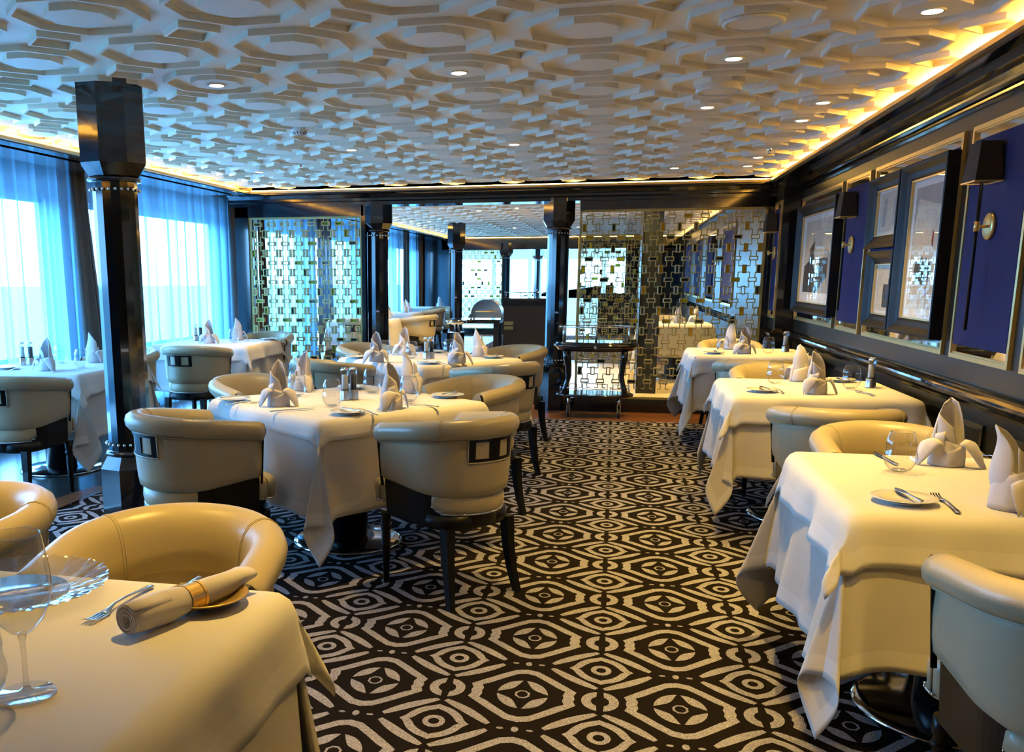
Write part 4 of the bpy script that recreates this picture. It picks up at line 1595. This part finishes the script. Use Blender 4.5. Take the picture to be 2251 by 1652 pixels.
# near window table
w = 'the near window table'
put('napC', -3.85, 5.70, ZT, -10, 'white napkin nearest on ' + w)
put('napB', -3.86, 6.32, ZT, 130, 'white napkin at the rear of ' + w + ', touching the column edge')
put('salt', -4.26, 6.02, ZT, 0, 'salt mill on ' + w)
put('pepper', -4.21, 6.05, ZT, 0, 'pepper mill with dark peppercorns on ' + w)
put('tumbler', -3.70, 5.90, ZT, 0, 'clear stemless glass right of the nearest napkin on ' + w)
put('tumbler', -4.07, 6.22, ZT, 0, 'clear stemless glass between the napkins of ' + w)
plate_set(-4.19, 5.73, 60, 'at the left of ' + w)
knife((-3.72, 5.56), (-3.64, 5.80), 'knife right of the nearest napkin on ' + w)
knife((-4.06, 5.58), (-4.10, 5.76), 'fork left of the nearest napkin on ' + w, 'fork')
# far window table
w = 'the far window table'
put('napA', -3.88, 8.44, ZT, 20, 'white napkin nearer on ' + w)
put('napB', -3.77, 8.90, ZT, 160, 'white napkin farther on ' + w)
put('salt', -4.15, 8.72, ZT, 0, 'salt mill on ' + w)
put('pepper', -4.10, 8.73, ZT, 0, 'pepper mill on ' + w)
put('tumbler', -3.66, 8.54, ZT, 0, 'clear stemless glass before the farther napkin on ' + w)
plate_set(-3.46, 8.97, 0, 'at the right of ' + w)
# nearest right-hand table
w = 'the nearest right-hand table'
put('napC', 1.125, 3.42, ZT, -10, 'large white napkin standing at the rear of ' + w)
put('napA', 1.092, 2.79, ZT, 60, 'large white napkin cut off at the right edge on ' + w)
put('tumbler', .935, 3.255, ZT, 0, 'clear stemless glass on ' + w)
plate_set(.825, 2.80, 8, 'on ' + w)
knife((.93, 2.66), (.935, 2.93), 'fork lying by the side plate of ' + w, 'fork')
knife((.955, 3.36), (.94, 3.58), 'knife behind the glass of ' + w)
knife((1.34, 3.50), (1.30, 3.60), 'fork at the right rear of ' + w, 'fork')
# middle right-hand table
w = 'the middle right-hand table'
put('napA', 1.095, 5.40, ZT, 20, 'white napkin nearer on ' + w)
put('napC', 1.12, 6.02, ZT, 150, 'white napkin farther on ' + w)
put('tumbler', .955, 5.86, ZT, 0, 'clear stemless glass at the left on ' + w)
put('tumbler', 1.33, 5.66, ZT, 0, 'clear stemless glass at the right on ' + w)
put('salt', 1.45, 5.74, ZT, 0, 'salt mill on ' + w)
put('pepper', 1.47, 5.80, ZT, 0, 'pepper mill on ' + w)
plate_set(.82, 5.42, 10, 'at the left front of ' + w)
plate_set(1.36, 6.05, 10, 'at the right rear of ' + w)
knife((1.37, 5.34), (1.33, 5.54), 'knife at the right front of ' + w)
knife((.92, 5.36), (.90, 5.55), 'fork by the left plate of ' + w, 'fork')
# farthest right-hand table
w = 'the farthest right-hand table'
put('napB', 1.06, 8.10, ZT, 10, 'white napkin nearer on ' + w)
put('napA', 1.00, 8.55, ZT, 190, 'white napkin farther on ' + w)
put('tumbler', .90, 8.20, ZT, 0, 'clear stemless glass at the left on ' + w)
put('tumbler', 1.26, 8.17, ZT, 0, 'clear stemless glass at the right on ' + w)
put('salt', 1.42, 8.36, ZT, 0, 'salt mill on ' + w)
put('pepper', 1.44, 8.42, ZT, 0, 'pepper mill on ' + w)
plate_set(.82, 8.06, 0, 'at the left front of ' + w)
# next room napkins
for k, (x, y) in enumerate([(-3.6, 13.75), (-3.45, 14.1), (-3.7, 16.4), (-3.75, 16.9), (-3.6, 19.3), (.85, 13.3), (1.1, 13.6)]):
    put('napA' if k % 2 else 'napC', x, y, .767, 40 * k, 'small white napkin in the next room, ' + ['nearest beside the column', 'second from the column', 'on the second table, left', 'on the second table, right', 'on the far table', 'seen through the right lattice screen, left', 'seen through the right lattice screen, right'][k])

# foreground table
t = empty('charger_plate', (-1.17, 1.565, ZT), 0, 'large clear glass charger plate with a rippled rim at the lower left', 'plate')
rp_ = MB()
rings = []
for r_, z in ((.105, .004), (.12, .008), (.14, .013), (.16, .018), (.18, .024), (.186, .027)):
    rings.append([(r_ * (1 + .004 * math.sin(7 * a) * (r_ > .15)) * math.cos(a), r_ * (1 + .004 * math.sin(7 * a) * (r_ > .15)) * math.sin(a), z + (.0022 * math.sin(46 * a + r_ * 160) + .0014 * math.sin(21 * a - r_ * 90)) * min(1, (r_ - .1) * 30)) for a in [2 * PI * k / 180 for k in range(180)]])
rp_.loft(rings, cap=False)
rp_.build('rippled_rim', 'charger_glass', t)
MB().lathe([(.001, .003), (.100, .003), (.106, .006), (.104, .008), (.001, .005)], 60, cap=False).build('flat_centre', 'charger_glass', t)
t = empty('wine_glass', (-.865, 1.165, ZT), 0, 'tall clear wine glass with a thin stem at the lower left', 'wine glass')
MB().lathe([(.006, .098), (.018, .104), (.034, .122), (.045, .148), (.049, .172), (.0475, .20), (.043, .228), (.038, .256)], 48, cap=False).build('bowl', 'drink_glass', t)
MB().lathe([(.0372, .2550), (.0388, .2564), (.0372, .2578), (.0364, .2564), (.0372, .2550)], 48, cap=False).build('rim', 'drink_glass', t)
MB().lathe([(.006, .008), (.0042, .02), (.0038, .06), (.0045, .085), (.007, .100), (.001, .102)], 20).build('stem', 'drink_glass', t)
MB().lathe([(.001, .0005), (.042, .0005), (.0445, .0018), (.042, .003), (.012, .006), (.005, .012)], 48, cap=False).build('foot', 'drink_glass', t)
put('tumbler', -.925, 1.12, ZT, 0, 'clear stemless glass cut off at the left edge by the wine glass')
t = empty('bread_plate', (-.765, 1.60, ZT), 0, 'small gold-tinted glass plate under the rolled napkin', 'plate')
MB().lathe([(.001, .004), (.045, .004), (.06, .009), (.080, .018), (.084, .021), (.082, .0225), (.06, .0125), (.045, .007), (.001, .007)], 60, cap=False).build('dish', 'gold', t)
t = empty('rolled_napkin', (-.777, 1.545, ZT + .031), R(-21), 'rolled white napkin in a gold ring on the foreground table', 'napkin')
rn = MB()
rings = []
m = 16
for j in range(m + 1):
    u = j / m
    y = -.145 + .30 * u
    rad = .026 + .004 * math.sin(5 * u) - .006 * math.exp(-((u - .5) / .12) ** 2)
    flat = 1.0 if u < .8 else 1 - .45 * (u - .8) / .2
    rings.append([(rad * (1 + .25 * (1 - flat)) * math.cos(a) * (1 + .04 * math.sin(3 * a + 6 * u)), y + (.012 * math.cos(a) if j == m else 0), rad * flat * math.sin(a) - .004 + (.010 * max(0, u - .8) * 5) + .004 * (1 - u)) for a in [2 * PI * k / 28 for k in range(28)]])
rn.loft(rings, cap=False)
# spiral layers visible at the near end
sp = [(.027 - .0185 * k / 44, 2 * PI * 2.6 * k / 44 + .6) for k in range(45)]
rn.loft([[(r_ * math.cos(a), yy, r_ * math.sin(a)) for r_, a in sp] for yy in (-.149, -.06)], closed=False, cap=False)
rn.loft([[(r_ * math.cos(a) + .0025 * math.cos(a), yy, r_ * math.sin(a) + .0025 * math.sin(a)) for r_, a in sp] for yy in (-.147, -.06)], closed=False, cap=False)
no = rn.build('napkin_roll', 'napkin', t)
s_ = no.modifiers.new('solid', 'SOLIDIFY'); s_.thickness = .002
rg = MB()
ringp = [(-.020, .0268), (-.020, .0292), (-.014, .0292), (-.013, .0280), (.013, .0280), (.014, .0292), (.020, .0292), (.020, .0268)]
rg.loft([[(r_ * math.cos(a), y + .008, r_ * math.sin(a) - .003) for y, r_ in ringp] for a in [2 * PI * k / 40 for k in range(40)]], loop=True, smooth=False)
rg.build('gold_napkin_ring', 'gold', t)
knife((-.918, 1.665), (-.935, 1.45), 'fork on the foreground table between charger and rolled napkin', 'fork')
knife((-.815, 1.70), (-.835, 1.50), 'butter knife resting beside the rolled napkin', 'bknife', ZT + .022)


# ------------------------------------------------------------------ serving trolley
t = empty('serving_trolley', (-.17, 9.52, 0), 0, 'black oval serving trolley with chrome gallery rails on casters', 'trolley')


def oval(rx, ry, z, n=48, c=(0, 0)):
    return [(c[0] + rx * math.cos(2 * PI * k / n), c[1] + ry * math.sin(2 * PI * k / n), z) for k in range(n)]


o = MB()
o.loft([oval(.36, .22, .665), oval(.385, .235, .675), oval(.395, .245, .69), oval(.395, .245, .70), oval(.418, .262, .708), oval(.424, .266, .72), oval(.418, .262, .732), oval(.40, .25, .736), oval(.404, .252, .744), oval(.395, .245, .752), oval(.38, .235, .757)])
o.build('top_tray', 'black_lacquer', t)
o = MB()
o.tube([(p[0], p[1], p[2]) for p in oval(.400, .250, .705)], .0045, 6, loop=True)
o.build('silver_band', 'silver', t)
MB().tube([(0, -.262, .712), (0, -.276, .712)], .016, 16).sphere((0, -.275, .712), .012, 10, 6).build('round_boss', 'steel', t)
o = MB()
o.loft([oval(.36, .22, .205), oval(.385, .24, .212), oval(.39, .243, .222), (oval(.385, .24, .232)), oval(.37, .228, .236)])
o.build('lower_shelf', 'black_lacquer', t)
for sx in (-1, 1):
    for sy in (-1, 1):
        l = MB()
        pts = [(.285, .15, .67), (.283, .145, .60), (.268, .13, .50), (.262, .13, .40), (.285, .14, .30), (.31, .155, .23)]
        l.tube([(sx * x, sy * y, z) for x, y, z in pts], [.034, .031, .027, .024, .024, .028], 8)
        l.build('cabriole_leg', 'black_lacquer', t)
        c = MB()
        c.tube([(sx * .25, sy * .15, .205), (sx * .25, sy * .15, .13)], .014, 10)
        c.box(sx * .25 - .018, sy * .15 - .02, .045, sx * .25 - .013, sy * .15 + .02, .13).box(sx * .25 + .013, sy * .15 - .02, .045, sx * .25 + .018, sy * .15 + .02, .13)
        cc = c.build('caster', 'chrome', t)
        wv_ = MB()
        wv_.loft([[(sx * .25 + xx, sy * .15 + r_ * math.cos(a), .048 + r_ * math.sin(a)) for a in [2 * PI * k / 20 for k in range(20)]] for xx, r_ in ((-.012, .04), (-.010, .046), (.010, .046), (.012, .04))])
        wv_.build('wheel', 'rubber', cc)
o = MB()
o.tube([(p[0], p[1], p[2]) for p in oval(.37, .228, .905)], .005, 8, loop=True)
for k in range(6):
    a = 2 * PI * (k + .5) / 6
    x, y = .37 * math.cos(a), .228 * math.sin(a)
    o.tube([(x, y, .755), (x, y, .915)], .008, 10)
o.build('gallery_rail', 'chrome', t)
o = MB()
for (a0, a1) in ((205, 245), (250, 290), (295, 335), (20, 60), (70, 110), (120, 160)):
    P = [(.37 * math.cos(R(a)), .23 * math.sin(R(a)), .30) for a in [a0 + (a1 - a0) * k / 8 for k in range(9)]]
    MB().tube([(P[0][0], P[0][1], .235)] + P + [(P[-1][0], P[-1][1], .235)], .004, 6).build('shelf_rail', 'chrome', t)

# ------------------------------------------------------------------ furniture of the next room
t = empty('service_counter', (-1.08, 12.3, 0), 0, 'black service counter with brass plates and a glass rail, seen through the opening', 'counter')
MB().box(-.31, -.4, 0, .34, .6, 1.10).build('counter_body', 'black_soft', t)
MB().box(-.33, -.43, 1.10, .36, .62, 1.13).build('counter_top', 'black_lacquer', t)
o = MB()
for z in (.79, .73):
    o.box(-.30, -.402, z, -.18, -.399, z + .045)
o.build('brass_plate', 'brass_plate', t)
o = MB()
for x in (-.28, -.1, .08, .26):
    o.tube([(x, -.35, 1.13), (x, -.35, 1.20)], .004, 6)
o.tube([(-.31, -.35, 1.20), (.34, -.35, 1.20)], .005, 6)
o.build('rail', 'chrome', t)
t = empty('low_table', (-1.75, 12.25, 0), 0, 'low black table carrying the silver roll-top server', 'table')
MB().box(-.38, -.25, .80, .30, .25, .85).build('tabletop', 'black_lacquer', t)
for x in (-.33, .25):
    for y in (-.2, .2):
        MB().box(x - .03, y - .03, 0, x + .03, y + .03, .80).build('leg', 'black_soft', t)
t = empty('roll_top_server', (-1.66, 12.25, .85), 0, 'silver roll-top food server with a domed lid beyond the opening', 'food warmer')
o = MB()
o.box(-.20, -.16, .02, .24, .16, .07)
for x in (-.18, .22):
    for y in (-.13, .13):
        o.tube([(x, y, 0), (x, y, .03)], .012, 8)
o.build('water_pan', 'silver', t)
o = MB()
rings = []
for k in range(15):
    a = PI * k / 14
    rings.append([(.02 + .20 * math.cos(a), y, .07 + .19 * math.sin(a)) for y in (-.15, -.145, .145, .15)])
o.loft(rings, closed=False, cap=False)
for y in (-.15, .15):
    o.add([(.02 + .20 * math.cos(PI * k / 14), y, .07 + .19 * math.sin(PI * k / 14)) for k in range(15)], [tuple(range(15))])
o.build('domed_lid', 'silver', t)
MB().tube([(-.12, -.165, .10), (.14, -.165, .10)], .008, 8).build('lid_handle', 'gold', t)
t = empty('pedestal_stand', (-1.95, 11.6, 0), 0, 'black stand with a shallow silver dish, left of the silver server', 'stand')
MB().lathe([(.16, 0), (.16, .02), (.05, .05), (.04, .70), (.06, .72)], 20).build('post', 'black_lacquer', t)
MB().lathe([(.02, .72), (.03, .80), (.13, .825), (.135, .86), (.125, .86), (.12, .835), (.001, .83)], 28).build('silver_dish', 'silver', t)
MB().tube([(.1 * math.cos(a), .1 * math.sin(a), .71) for a in [2 * PI * k / 16 for k in range(16)]], .006, 6, loop=True).build('bead_ring', 'chrome', t)
